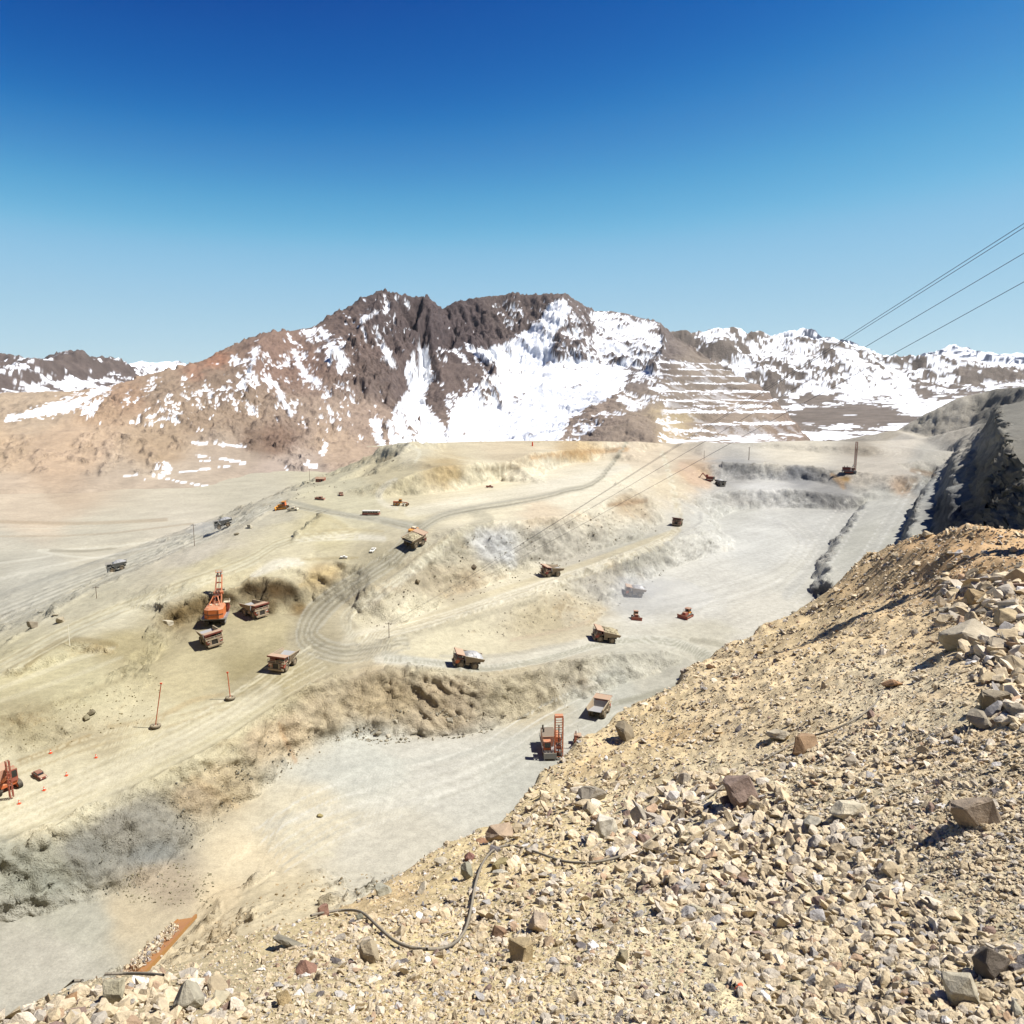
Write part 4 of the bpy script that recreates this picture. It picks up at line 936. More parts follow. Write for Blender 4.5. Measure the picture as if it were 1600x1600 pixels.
def make_truck(front='maroon', side='body', canopy='pinkish', load=None, hood='red'):
    t = empty('haul_truck')
    for x, y in ((-2.15, 3.1), (2.15, 3.1)): wheel(t, x, y, 1.35, .95)
    for x in (-2.45, -1.5, 1.5, 2.45): wheel(t, x, -1.9, 1.35, .85)
    m = MB(); m.box((-.75, .4, 1.75), (.4, 9, .55)); m.box((.75, .4, 1.75), (.4, 9, .55)); m.cyl((-2, -1.9, 1.35), (2, -1.9, 1.35), .5, 10); m.cyl((-2, 3.1, 1.35), (2, 3.1, 1.35), .28, 8); m.box((0, 1.2, 1.7), (1.9, 3, .9)); m.build('chassis', M_['dark'], t)
    m = MB(); m.box((0, 4.3, 2.35), (2.7, 1.7, 1.9), taper=(.96, .96)); m.box((-2.05, 4.4, 2.5), (1.1, 1.3, 1.3)); m.box((2.05, 4.4, 2.5), (1.1, 1.3, 1.3)); m.build('engine_hood', M_[hood], t)
    m = MB()
    for k in range(7): m.box((-1.02+.34*k, 5.17, 2.35), (.1, .08, 1.5))
    m.box((0, 5.15, 2.35), (2.3, .05, 1.6)); m.build('radiator_grille', M_['dark'], t)
    m = MB(); m.box((0, 5.35, 1.25), (5.0, .5, .55)); m.box((-1.9, 5.2, 1.7), (.2, .3, .6)); m.box((1.9, 5.2, 1.7), (.2, .3, .6)); m.build('bumper', M_[side], t)
    m = MB(); m.box((0, 3.9, 3.32), (5.7, 2.9, .14)); m.build('deck', M_[side], t)
    m = MB()
    for x in (-2.8, 0, 2.8): m.bar((x, 5.3, 3.3), (x, 5.3, 4.3), .07)
    for z in (3.85, 4.3):
        m.bar((-2.8, 5.3, z), (2.8, 5.3, z), .06); m.bar((2.8, 2.6, z), (2.8, 5.3, z), .06); m.bar((-2.8, 4.7, z), (-2.8, 5.3, z), .06)
    m.build('railing', M_['cream'], t)
    m = MB(); m.box((-1.75, 3.85, 4.15), (1.9, 1.8, 1.55), taper=(.93, .93)); cb = m.build('cab', M_[front], t)
    m = MB(); m.box((-1.75, 4.73, 4.3), (1.55, .12, .8)); m.box((-2.7, 3.85, 4.3), (.1, 1.3, .75)); m.box((-.8, 3.85, 4.3), (.1, 1.3, .75)); m.build('cab_window', M_['glass'], cb)
    m = MB(); m.box((1.55, 3.6, 3.95), (1.8, 1.6, 1.1)); m.build('control_cabinet', M_[front], t)
    for x in (-1.45, 1.25):
        m = MB()
        m.bar((x, 5.4, .8), (x, 5.4, 3.3), .07); m.bar((x+.5, 5.4, .8), (x+.5, 5.4, 3.3), .07)
        for k in range(6): m.bar((x, 5.4, 1+.4*k), (x+.5, 5.4, 1+.4*k), .06)
        m.build('ladder', M_['cream'], t)
    for x in (-2.2, -1.75, 1.75, 2.2):
        MB().cyl((x, 5.05, 2.65), (x, 5.2, 2.65), .17, 8).build('headlight', M_['lamp'], t)
    MB().cyl((2.1, .1, 1.7), (2.1, 1.7, 1.7), .62, 12).build('fuel_tank', M_[side], t)
    MB().cyl((-2.0, .1, 1.75), (-2.0, 1.5, 1.75), .5, 10).build('hydraulic_tank', M_[side], t)
    # body: sloping floor, flared sides, head wall, canopy over the cab
    bd = empty('dump_body'); bd.parent = t
    def L4(a, b, c, d, th=(0, 0, .16)):
        th = Vector(th); return [a, b, c, d], [tuple(Vector(p)+th) for p in (a, b, c, d)]
    m = MB(); m.hexa(*L4((-2.35, -4.9, 3.0), (2.35, -4.9, 3.0), (2.35, 1.3, 2.25), (-2.35, 1.3, 2.25))); m.hexa(*L4((-2.35, 1.3, 2.25), (2.35, 1.3, 2.25), (2.6, 2.25, 4.75), (-2.6, 2.25, 4.75), (0, .16, .05)))
    m.build('bed_floor', M_['bed'], bd)
    for sx in (-1, 1):
        m = MB(); a = [(sx*2.35, -4.9, 3.02), (sx*2.35, 1.3, 2.27), (sx*2.75, 2.2, 4.75), (sx*2.75, -5.0, 3.95)]
        b = [(x+sx*.14, y, z) for x, y, z in a]
        m.add(a+b, [(0, 1, 2, 3), (7, 6, 5, 4), (0, 4, 5, 1), (1, 5, 6, 2), (2, 6, 7, 3), (3, 7, 4, 0)])
        for k in range(7):
            y = -4.6+1.0*k; zb = 2.95-.12*(y+4.9); zt = 3.95+.11*(y+5.0)
            m.hexa([(sx*2.45, y, zb), (sx*2.68, y, zb), (sx*2.68, y+.22, zb), (sx*2.45, y+.22, zb)], [(sx*2.86, y, zt), (sx*3.02, y, zt), (sx*3.02, y+.22, zt), (sx*2.86, y+.22, zt)])
        m.hexa([(sx*2.72, -5.0, 3.9), (sx*3.05, -5.0, 3.9), (sx*3.05, 2.2, 4.68), (sx*2.72, 2.2, 4.68)], [(sx*2.72, -5.0, 4.1), (sx*3.05, -5.0, 4.1), (sx*3.05, 2.2, 4.9), (sx*2.72, 2.2, 4.9)])
        m.build('side_wall', M_[side], bd)
    m = MB(); m.hexa(*L4((-2.95, 2.1, 4.85), (2.95, 2.1, 4.85), (2.95, 5.2, 5.35), (-2.95, 5.2, 5.35))); m.build('canopy', M_[canopy], bd)
    m = MB(); m.box((0, 5.22, 5.3), (5.9, .12, .5)); m.box((0, 2.18, 4.0), (5.0, .12, 1.3)); m.build('canopy_lip', M_[front], bd)
    if load:
        m = MB(); nx, ny = 9, 13; vs = []; fs = []
        for i in range(nx):
            for j in range(ny):
                a = i/(nx-1)*2-1; c = j/(ny-1)*2-1
                x = a*2.6; y = -1.35+c*3.3
                h = 1.5*max(0, 1-abs(a)**2.2)*max(0, 1-abs(c)**2.4)
                vs.append((x, y, 3.95+.12*y*.9+.35+h+random.uniform(-.13, .13)))
        for i in range(nx-1):
            for j in range(ny-1): fs.append((i*ny+j, (i+1)*ny+j, (i+1)*ny+j+1, i*ny+j+1))
        m.add(vs, fs); m.build('ore_load', M_[load], bd)
    return t
tr_empty = make_truck(); tr_load = make_truck(load='ore'); tr_load2 = make_truck(load='bed', hood='orange2')
tr_grey = make_truck('grey', 'grey', 'grey', load='bed', hood='grey')
trucks = [ # prototype, u, v, heading, scale, label
 (tr_empty, 330, 1005, (.62, -.80), 1.03, 'empty red-fronted haul truck waiting directly behind the orange rope shovel'),
 (tr_empty, 397, 961, (.78, -.62), 1.03, 'red-fronted haul truck standing in the dark cut beside the orange shovel'),
 (tr_empty, 444, 1041, (-.20, -.98), 1.03, 'haul truck with smooth grey bed coming down from the switchback towards the viewer'),
 (tr_load, 646, 852, (.5, .86), 1.05, 'haul truck heaped with tan ore seen from behind on the dark upper ramp'),
 (tr_load2, 731, 1041, (-1, -.22), .98, 'red haul truck with a pale grey load rolling left along the ramp edge'),
 (tr_empty, 862, 899, (-.86, -.5), .98, 'maroon haul truck alone in the middle of the wide middle road'),
 (tr_load, 946, 1001, (-1, -.12), 1.02, 'dusty haul truck with a dark brown load on the curving lower ramp'),
 (tr_empty, 1058, 821, (-.35, -.94), 1.0, 'small far maroon haul truck where the middle road meets the climbing ramp'),
 (tr_grey, 1124, 759, (.25, -.97), 1.0, 'dark grey haul truck beside the face shovel on the far bench'),
 (tr_load2, 993, 931, (-1, .05), .98, 'faint reddish haul truck wrapped in dust on the pale pit floor'),
 (tr_empty, 936, 1117, (.42, .91), 1.0, 'haul truck with an orange canopy edge seen from behind near the drill rig'),
 (tr_grey, 352, 824, (-.9, -.35), .95, 'grey haul truck raising dust high on the left haul road'),
 (tr_grey, 186, 891, (-.9, -.45), .95, 'grey haul truck lower down the left haul road'),
]
used = set()
for proto, u, v, hd, sc_, lab in trucks:
    t = proto if id(proto) not in used else copy_tree(proto)
    used.add(id(proto))
    stand(t, u, v, hd, sc_); tag(t, lab, 'truck', 'haul trucks working in the pit')

# ------------------------------------------------------------------ crawler tracks
def crawler(parent, x, y, L_, w, h, shoe='dark', frame='red', name='track'):
    e = empty(name); e.parent = parent; e.location = (x, y, 0)
    m = MB(); n = 10; prof = []
    for i in range(n+1): t = -math.pi/2+math.pi*i/n; prof.append((L_/2-h/2+h/2*math.cos(t), h/2+h/2*math.sin(t)))
    for i in range(n+1): t = math.pi/2+math.pi*i/n; prof.append((-L_/2+h/2+h/2*math.cos(t), h/2+h/2*math.sin(t)))
    m.prism([(a*.9, h/2+(b-h/2)*.72) for a, b in prof], -w*.42, w*.42); m.build('track_frame', M_[frame], e)
    m = MB(); k = len(prof)
    per = []; 
    for i in range(k):
        a = Vector(prof[i]); b = Vector(prof[(i+1) % k]); d = (b-a).length; q = max(1, round(d/.42))
        for j in range(q): per.append((a.lerp(b, (j+.5)/q), (b-a).normalized(), d/q))
    for c, d, l in per:
        nrm = Vector((d.y, -d.x)); o = c-nrm*.06
        vs = []
        for s_ in (-1, 1):
            for ss, dp in ((-1, -.08), (1, -.08), (1, .08), (-1, .08)):
                p = o+d*(ss*l*.46)+nrm*dp; vs.append((s_*w/2, p.x, p.y))
        m.add(vs, [(0, 1, 2, 3), (7, 6, 5, 4), (0, 4, 5, 1), (1, 5, 6, 2), (2, 6, 7, 3), (3, 7, 4, 0)])
    m.build('track_shoes', M_[shoe], e)
    for s_ in (-1, 1): MB().cyl((-w*.46, s_*(L_/2-h/2), h/2), (w*.46, s_*(L_/2-h/2), h/2), h*.3, 10).build('sprocket', M_[frame], e)
    return e
def rails(m, pts, z0, hh=1.0, w=.06):
    for i in range(len(pts)):
        x, y = pts[i]; m.bar((x, y, z0), (x, y, z0+hh), w)
        if i: x2, y2 = pts[i-1]; m.bar((x2, y2, z0+hh), (x, y, z0+hh), w); m.bar((x2, y2, z0+hh*.5), (x, y, z0+hh*.5), w*.8)

# ------------------------------------------------------------------ orange rope shovel
def rope_shovel():
    t = empty('rope_shovel')
    for x in (-2.9, 2.9): crawler(t, x, .3, 8.2, 1.5, 1.7, 'dark', 'grey')
    MB().box((0, .3, 1.35), (4.6, 5, 1.1)).cyl((0, .3, 1.8), (0, .3, 2.4), 2.2, 18).build('undercarriage', M_['dark'], t)
    m = MB(); m.box((0, -.6, 2.55), (8.4, 9.4, .35)); m.build('revolving_platform', M_['grey'], t)
    # machinery house with its faceted counterweight
    m = MB()
    lo = [(-3.3, 2.6, 2.75), (-3.3, -4.4, 2.75), (-1.8, -5.6, 2.75), (1.8, -5.6, 2.75), (3.3, -4.4, 2.75), (3.3, 2.6, 2.75)]
    hi = [(x, y, 6.1) for x, y, z in lo]
    m.add(lo+hi, [(0, 1, 7, 6), (1, 2, 8, 7), (2, 3, 9, 8), (3, 4, 10, 9), (4, 5, 11, 10), (5, 0, 6, 11), (5, 4, 3, 2, 1, 0), (6, 7, 8, 9, 10, 11)])
    hs_ = m.build('machinery_house', M_['orange'], t)
    m = MB(); r1 = [(-3.34, 2.62, 6.12), (-3.34, -4.42, 6.12), (-1.83, -5.64, 6.12), (1.83, -5.64, 6.12), (3.34, -4.42, 6.12), (3.34, 2.62, 6.12)]
    r2 = [(-2.7, 2.4, 6.75), (-2.7, -3.7, 6.75), (-1.5, -4.6, 6.75), (1.5, -4.6, 6.75), (2.7, -3.7, 6.75), (2.7, 2.4, 6.75)]
    m.add(r1+r2, [(0, 1, 7, 6), (1, 2, 8, 7), (2, 3, 9, 8), (3, 4, 10, 9), (4, 5, 11, 10), (5, 0, 6, 11), (5, 4, 3, 2, 1, 0), (6, 7, 8, 9, 10, 11)])
    m.build('house_roof', M_['orange2'], hs_)
    m = MB(); st = [(-3.35, -4.43), (-1.84, -5.68), (1.84, -5.68), (3.35, -4.43)]
    for a, b in zip(st[:-1], st[1:]): m.bar((a[0], a[1], 4.35), (b[0], b[1], 4.35), .06, .28)
    for x, y in st[1:3]: m.bar((x, y, 2.8), (x, y, 6.1), .1)
    m.build('house_trim', M_['dark'], hs_)
    for x in (-1.4, .8): MB().box((x, -1, 6.95), (.9, .9, .4)).build('roof_vent', M_['cream'], hs_)
    for sx in (-1, 1):
        m = MB(); m.box((sx*3.95, -1, 2.85), (1.15, 7.6, .12)); rails(m, [(sx*4.5, -4.8), (sx*4.5, -2.6), (sx*4.5, -.4), (sx*4.5, 1.8), (sx*4.5, 2.8)], 2.9); m.build('walkway', M_['galv'], t)
    m = MB(); m.box((3.5, 4.4, 5.3), (1.9, 2.2, 2.3)); m.box((3.5, 4.4, 3.5), (1.4, 1.8, 1.4)); cb = m.build('operator_cab', M_['red'], t)
    MB().box((3.5, 5.52, 5.6), (1.6, .06, 1.2)).box((4.47, 4.4, 5.6), (.06, 1.7, 1.1)).build('cab_window', M_['glass'], cb)
    m = MB(); m.box((3.5, 4.2, 6.6), (2.2, 2.6, .12)); rails(m, [(2.5, 3), (4.5, 3), (4.5, 5.4), (2.5, 5.4)], 6.6, .9); m.build('cab_roof_rail', M_['cream'], cb)
    m = MB()
    for sx in (-1, 1): m.bar((sx*1.6, 2.8, 2.8), (sx*.8, 1.2, 9.6), .35); m.bar((sx*2.2, -2.6, 6.6), (sx*.8, 1.2, 9.6), .25)
    m.bar((-.9, 1.2, 9.6), (.9, 1.2, 9.6), .35); m.build('gantry', M_['orange2'], t)
    # boom
    foot = Vector((0, 4.1, 3.3)); tip = Vector((0, 12.6, 15.2)); d = (tip-foot).normalized()
    m = MB()
    for sx in (-1, 1):
        m.bar(foot+Vector((sx*1.35, 0, 0)), tip+Vector((sx*.95, 0, 0)), .42, .7)
    for k in range(6):
        p = foot.lerp(tip, .06+.18*k); w = 1.35-.4*(.06+.18*k); m.bar(p+Vector((-w, 0, 0)), p+Vector((w, 0, 0)), .3, .5)
    m.build('boom', M_['orange2'], t)
    for sx in (-.55, .55): MB().cyl(tip+Vector((sx-.2, .2, .5)), tip+Vector((sx+.2, .2, .5)), 1.0, 18).build('boom_sheave', M_['galv'], t)
    m = MB(); m.box(tip+Vector((0, -.5, 1.1)), (2.6, 1.2, .12)); rails(m, [(-1.2, 11.6), (-1.2, 12.7), (1.2, 12.7), (1.2, 11.6)], 16.3, .9); m.build('tip_platform', M_['orange2'], t)
    mid = foot.lerp(tip, .5)
    hd = Vector((0, .94, -.34))
    m = MB()
    for sx in (-.5, .5): m.bar(mid-hd*3.2+Vector((sx, 0, 0)), mid+hd*5.4+Vector((sx, 0, 0)), .35, .55)
    m.build('dipper_handle', M_['dark'], t)
    e = mid+hd*6.0
    m = MB(); m.box(e+Vector((0, .2, .6)), (2.9, .2, 2.6)); m.box(e+Vector((0, -1.6, .6)), (2.9, .2, 2.6))
    for sx in (-1.4, 1.4): m.box(e+Vector((sx, -.7, .6)), (.2, 1.8, 2.6))
    m.box(e+Vector((0, -.7, -.7)), (2.9, 1.9, .2)); dp = m.build('dipper', M_['dark'], t)
    for k in range(5): MB().box(e+Vector((-1.2+.6*k, .35, 2.1)), (.25, .25, .8), taper=(.4, .4)).build('tooth', M_['galv'], dp)
    m = MB()
    for sx in (-.55, .55):
        m.cyl((sx, 1.2, 9.6), tip+Vector((sx, -.2, 1.0)), .05, 5); m.cyl(tip+Vector((sx, 1.1, .5)), e+Vector((sx, -.2, 2.0)), .05, 5); m.cyl((sx, 2.6, 6.2), tip+Vector((sx, -.6, .9)), .05, 5)
    m.build('hoist_rope', M_['rope'], t)
    MB().cyl(mid+Vector((-1.7, 0, 0)), mid+Vector((1.7, 0, 0)), .7, 12).build('crowd_drum', M_['orange2'], t)
    return t
sh_ = rope_shovel(); stand(sh_, 338, 972, (-.2, 1), .98, tilt=False); tag(sh_, 'bright orange rope shovel digging the dark bank at the left', 'rope shovel')

# ------------------------------------------------------------------ drill rigs
def lattice(m, a, b, w, d, n, t=.1):
    """box truss from a to b"""
    a, b = Vector(a), Vector(b); z = (b-a).normalized(); x = Vector((1, 0, 0)); y = z.cross(x).normalized()
    cs = [x*(sx*w/2)+y*(sy*d/2) for sx, sy in ((-1, -1), (1, -1), (1, 1), (-1, 1))]
    for c in cs: m.bar(a+c, b+c, t*1.5)
    for k in range(n+1):
        p = a.lerp(b, k/n)
        for i in range(4): m.bar(p+cs[i], p+cs[(i+1) % 4], t)
        if k < n:
            q = a.lerp(b, (k+1)/n); m.bar(p+cs[1], q+cs[2], t*.8); m.bar(p+cs[3], q+cs[0], t*.8)
def drill_rig(mast_h, body='pinkish', mastc='orange2', lean=0.0):
    t = empty('drill_rig')
    for x in (-2.1, 2.1): crawler(t, x, 0, 6.6, .9, 1.3, 'dark', mastc)
    MB().box((0, 0, 1.25), (3.6, 6, .6)).build('main_frame', M_['dark'], t)
    m = MB(); m.box((.5, -.6, 1.75), (4.4, 9.4, .25)); rails(m, [(2.8, -5.2), (2.8, -2.6), (2.8, 0), (2.8, 2.4), (2.8, 4)], 1.9); m.build('walkway', M_['galv'], t)
    m = MB(); m.box((.8, -1.9, 3.2), (3.4, 5.8, 2.8)); hs_ = m.build('machinery_house', M_[body], t)
    m = MB()
    for k in range(9): m.box((.8, -4.4+.62*k, 4.66), (3.4, .22, .12))
    m.build('roof_ribs', M_['grey'], hs_)
    for y in (-3.6, -1.6): MB().cyl((2.0, y, 4.6), (2.0, y, 5.8), .22, 8).build('exhaust_stack', M_['dark'], hs_)
    MB().cyl((-1.7, -4.6, 3.1), (-1.7, -.2, 3.1), .8, 12).build('dust_collector', M_[mastc], t)
    m = MB(); m.box((1.5, 2.6, 3.1), (1.9, 1.9, 2.2)); cb = m.build('drill_cab', M_[mastc], t)
    MB().box((1.5, 3.58, 3.4), (1.6, .06, 1.3)).box((2.48, 2.6, 3.4), (.06, 1.5, 1.2)).build('cab_window', M_['glass'], cb)
    m = MB(); m.box((.9, 4.5, 1.3), (3.2, 1.8, 1.5)); m.build('dust_curtain', M_['grey'], t)
    m = MB(); lattice(m, (-1.3, 4.4, 1.0), (-1.3+lean*mast_h, 4.4, mast_h), 2.0, 1.5, max(7, int(mast_h/1.4)), .13); ms = m.build('mast', M_[mastc], t)
    MB().cyl((-1.3, 4.4, .2), (-1.3+lean*mast_h*.8, 4.4, mast_h*.8), .16, 8).build('drill_pipe', M_['dark'], ms)
    MB().box((-1.3+lean*3, 4.1, 3.3), (1.2, .9, 1.2)).build('rotary_head', M_['maroon'], ms)
    MB().box((-1.3+lean*mast_h, 4.4, mast_h+.2), (2.1, 1.5, .4)).build('mast_crown', M_[mastc], ms)
    for sx in (-2.2, -.3): MB().cyl((sx, 1.0, 2), (sx, 3.6, 6.5), .12, 6).build('mast_brace', M_['galv'], t)
    for x, y in ((-2.2, -4.6), (1.4, -4.6), (-2.0, 4.9), (2.4, 4.9)): MB().cyl((x, y, .15), (x, y, 2.2), .2, 8).cyl((x, y, 0), (x, y, .15), .5, 8).build('levelling_jack', M_['galv'], t)
    return t
dr = drill_rig(11.5, 'pinkish'); stand(dr, 862, 1174, (.06, -1), 1.18, tilt=False); tag(dr, 'orange drill rig with a tall ladder-like lattice mast near the ridge edge', 'drill rig', 'drill rigs in the pit')
dr2 = drill_rig(24, 'maroon', 'red', .06); stand(dr2, 1326, 739, (.9, -.25), 1.1, tilt=False); tag(dr2, 'far dark red rig with a very tall thin mast on the upper bench', 'drill rig', 'drill rigs in the pit')

def track_drill(body='red', frame='orange2'):
    t = empty('crawler_drill')
    for x in (-1.5, 1.5): crawler(t, x, 0, 3.9, .65, 1.15, 'dark', frame)
    MB().box((0, 0, 1.2), (2.6, 3, .5)).build('main_frame', M_[frame], t)
    m = MB(); m.box((.1, -.9, 2.4), (2.7, 2.6, 1.9), taper=(.95, .95)); hs_ = m.build('engine_housing', M_['pinkish'], t)
    MB().box((1.48, -.9, 2.4), (.08, 2.1, 1.4)).box((-1.28, -.9, 2.4), (.08, 2.1, 1.4)).build('side_grille', M_['grey'], hs_)
    MB().cyl((.8, -1.6, 3.3), (.8, -1.6, 4.2), .1, 6).build('exhaust_pipe', M_['dark'], hs_)
    m = MB(); m.box((-.75, 1.1, 2.6), (1.2, 1.2, 2.0)); cb = m.build('drill_cab', M_[body], t)
    MB().box((-.75, 1.72, 2.85), (1.0, .05, 1.1)).build('cab_window', M_['glass'], cb)
    MB().bar((.6, .9, 1.8), (.7, 3.2, 3.6), .35).bar((.7, 3.2, 3.6), (.7, 3.7, 2.6), .3).build('boom', M_[frame], t)
    m = MB(); lattice(m, (.7, 3.8, .5), (.7, 3.9, 6.6), .45, .4, 6, .07); m.build('feed_mast', M_[body], t)
    m = MB(); m.bar((1.0, 1.9, 1.1), (1.9, 3.2, 1.0), .09); m.bar((1.9, 3.2, 1.0), (1.8, 3.3, 1.7), .12); m.build('hose_arm', M_['dark'], t)
    MB().cyl((-.3, -1.9, 3.3), (.2, -2.0, 6.3), .035, 4).build('whip_antenna', M_['dark'], t)
    return t
td = track_drill(); stand(td, 903, 1162, (-.1, -1), .85); tag(td, 'small orange crawler drill with a whip antenna between the lattice mast and the ridge', 'crawler drill', 'small crawler drills')
td2 = copy_tree(td); stand(td2, 8, 1232, (.72, -.5), 1.55); tag(td2, 'red crawler drill cut off by the left edge of the frame', 'crawler drill', 'small crawler drills')

def dozer(c='red', c2='yellow'):
    t = empty('bulldozer')
    for x in (-1.25, 1.25): crawler(t, x, 0, 4.2, .7, 1.15, 'dark', c)
    MB().box((0, .9, 1.6), (1.5, 2.2, 1.2), taper=(.9, 1)).build('engine_hood', M_[c], t)
    m = MB(); m.box((0, -.75, 2.3), (1.7, 1.5, 1.7), taper=(.9, .9)); cb = m.build('cab', M_[c2], t)
    MB().box((0, .02, 2.6), (1.4, .06, .8)).box((.86, -.75, 2.6), (.06, 1.2, .8)).box((-.86, -.75, 2.6), (.06, 1.2, .8)).build('cab_window', M_['glass'], cb)
    MB().box((0, -.75, 3.22), (2.0, 1.9, .12)).build('cab_roof', M_[c], cb)
    m = MB(); m.prism([(2.75, .05), (3.0, .1), (2.85, .7), (3.05, 1.5), (2.9, 1.5), (2.65, .7)], -2.2, 2.2); m.build('blade', M_[c], t)
    for x in (-1.75, 1.75): MB().bar((x, -.2, .6), (x, 2.8, .6), .22).build('push_arm', M_[c], t)
    MB().bar((0, -2.2, 1.4), (0, -2.9, .3), .2).box((0, -2.2, 1.2), (1.4, .3, .4)).build('ripper', M_['dark'], t)
    MB().cyl((.5, 1.2, 2.2), (.5, 1.2, 3.1), .08, 6).build('exhaust_pipe', M_['dark'], t)
    return t
dz = dozer(); stand(dz, 1073, 964, (-.6, -.6), 1.25); tag(dz, 'red bulldozer pushing grey rubble on the pit floor', 'bulldozer', 'bulldozers')
dz2 = copy_tree(dz); stand(dz2, 993, 967, (0, -1), 1.1); tag(dz2, 'red bulldozer half lost in dust below the dusty haul truck', 'bulldozer', 'bulldozers')
dz3 = dozer('yellow', 'orange2'); stand(dz3, 443, 795, (-.9, .1), 1.25); tag(dz3, 'orange bulldozer beside a small vehicle on the upper left terrace', 'bulldozer', 'bulldozers')

def grader():
    t = empty('motor_grader')
    for x, y in ((-1.05, 3.2), (1.05, 3.2), (-1.05, -1.2), (1.05, -1.2), (-1.05, -2.7), (1.05, -2.7)): wheel(t, x, y, .68, .45, 'tyre', 'yellow')
    MB().box((0, -2.1, 1.55), (1.4, 2.7, 1.1)).build('engine_hood', M_['orange2'], t)
    m = MB(); m.box((0, -.1, 2.2), (1.5, 1.3, 1.9), taper=(.9, .9)); cb = m.build('cab', M_['yellow'], t)
    MB().box((0, .57, 2.5), (1.2, .05, 1)).box((.76, -.1, 2.5), (.05, 1, .9)).box((-.76, -.1, 2.5), (.05, 1, .9)).build('cab_window', M_['glass'], cb)
    MB().bar((0, .6, 1.8), (0, 3.3, 1.5), .4).bar((-1, 3.2, .7), (1, 3.2, .7), .25).bar((0, 3.2, .7), (0, 3.2, 1.5), .25).build('front_frame', M_['orange2'], t)
    MB().box((0, 1.4, .45), (3.7, .12, .6), Matrix.Rotation(.4, 3, 'Z')).cyl((0, 1.4, .8), (0, 1.4, .95), .8, 14).build('blade', M_['dark'], t)
    return t
g = grader(); stand(g, 626, 790, (1, -.15), 1.15); tag(g, 'yellow and orange motor grader at the edge of the bright plateau', 'motor grader')

def bus():
    t = empty('bus')
    for x, y in ((-1.05, 2.9), (1.05, 2.9), (-1.05, -2.4), (1.05, -2.4)): wheel(t, x, y, .48, .3, 'black', 'galv')
    MB().box((0, 0, .95), (2.4, 9, .95)).build('lower_body', M_['roof'], t)
    MB().box((0, 0, 1.85), (2.36, 8.9, .85)).build('upper_body', M_['cream'], t)
    MB().box((0, 0, 2.42), (2.4, 9, .3), taper=(.9, .98)).build('bus_roof', M_['white'], t)
    for sx in (-1, 1):
        for k in range(6): MB().box((sx*1.19, -3.6+1.35*k, 1.85), (.04, 1.15, .7)).build('window', M_['glass'], t)
    MB().box((0, 4.47, 1.75), (2.0, .04, .9)).build('windscreen', M_['glass'], t)
    return t
b_ = bus(); stand(b_, 580, 805, (1, -.12), .98); tag(b_, 'white-roofed bus parked along the upper left road', 'bus')

def car(c='maroon', pickup=False, top=None):
    t = empty('pickup_truck' if pickup else 'parked_car')
    for x, y in ((-.78, 1.35), (.78, 1.35), (-.78, -1.3), (.78, -1.3)): wheel(t, x, y, .34, .22, 'black', 'galv')
    m = MB(); m.box((0, 0, .62), (1.72, 4.3, .5), taper=(.96, .98)); m.build('car_body', M_[c], t)
    MB().box((0, 1.5, .9), (1.55, 1.2, .1), taper=(.92, .9)).build('bonnet', M_['pinkish' if c == 'maroon' else c], t)
    if pickup: m = MB(); m.box((0, .3, 1.2), (1.6, 1.4, .68), taper=(.84, .8)); 
    else: m = MB(); m.box((0, -.35, 1.15), (1.6, 2.4, .6), taper=(.82, .72))
    cb = m.build('cabin', M_[top or c], t)
    if pickup:
        MB().box((0, 1.0, 1.2), (1.3, .1, .42), Matrix.Rotation(-.2, 3, 'X')).box((.78, .3, 1.22), (.06, 1.0, .4)).box((-.78, .3, 1.22), (.06, 1.0, .4)).build('window', M_['glass'], cb)
        MB().box((0, -1.3, .9), (1.5, 1.5, .06)).box((.8, -1.3, 1.0), (.08, 1.6, .3)).box((-.8, -1.3, 1.0), (.08, 1.6, .3)).build('cargo_bed', M_[c], t)
    else:
        MB().box((0, .72, 1.14), (1.32, .08, .44), Matrix.Rotation(.5, 3, 'X')).box((.77, -.35, 1.17), (.06, 1.7, .36)).box((-.77, -.35, 1.17), (.06, 1.7, .36)).box((0, -1.42, 1.14), (1.3, .08, .4), Matrix.Rotation(-.4, 3, 'X')).build('window', M_['glass'], cb)
    for x in (-.6, .6): MB().box((x, 2.16, .68), (.28, .06, .16)).build('headlight', M_['lamp'], t)
    return t
c_ = car(); stand(c_, 62, 1214, (.8, -.55), 1.0); tag(c_, 'dusty maroon car parked beside the cones and the red crawler drill', 'car')
p1 = car('white', True); stand(p1, 583, 861, (.3, .9), .85); tag(p1, 'tiny white pickup on the terrace edge above the ochre bank', 'pickup truck', 'light vehicles on the benches')
p2 = copy_tree(p1); stand(p2, 537, 872, (1, .1), .7); tag(p2, 'tiny white pickup at the ragged rim left of another pickup', 'pickup truck', 'light vehicles on the benches')
p3 = car('yellow', True, 'cream'); stand(p3, 646, 830, (.4, .9), 1.3); tag(p3, 'cream and yellow utility pickup driving just ahead of the loaded truck', 'pickup truck', 'light vehicles on the benches')
p4 = car('cream', True); stand(p4, 458, 798, (1, -.1), 1.3); tag(p4, 'cream pickup standing next to the orange bulldozer', 'pickup truck', 'light vehicles on the benches')
p5 = car('red', True); stand(p5, 765, 762, (1, 0), 1.1); tag(p5, 'speck of a red pickup alone on the bright upper plateau', 'pickup truck', 'light vehicles on the benches')
p6 = car('roof', True); stand(p6, 500, 781, (.9, -.2), 1.3); tag(p6, 'rust-brown pickup on the terrace below the red-roofed hut', 'pickup truck', 'light vehicles on the benches')
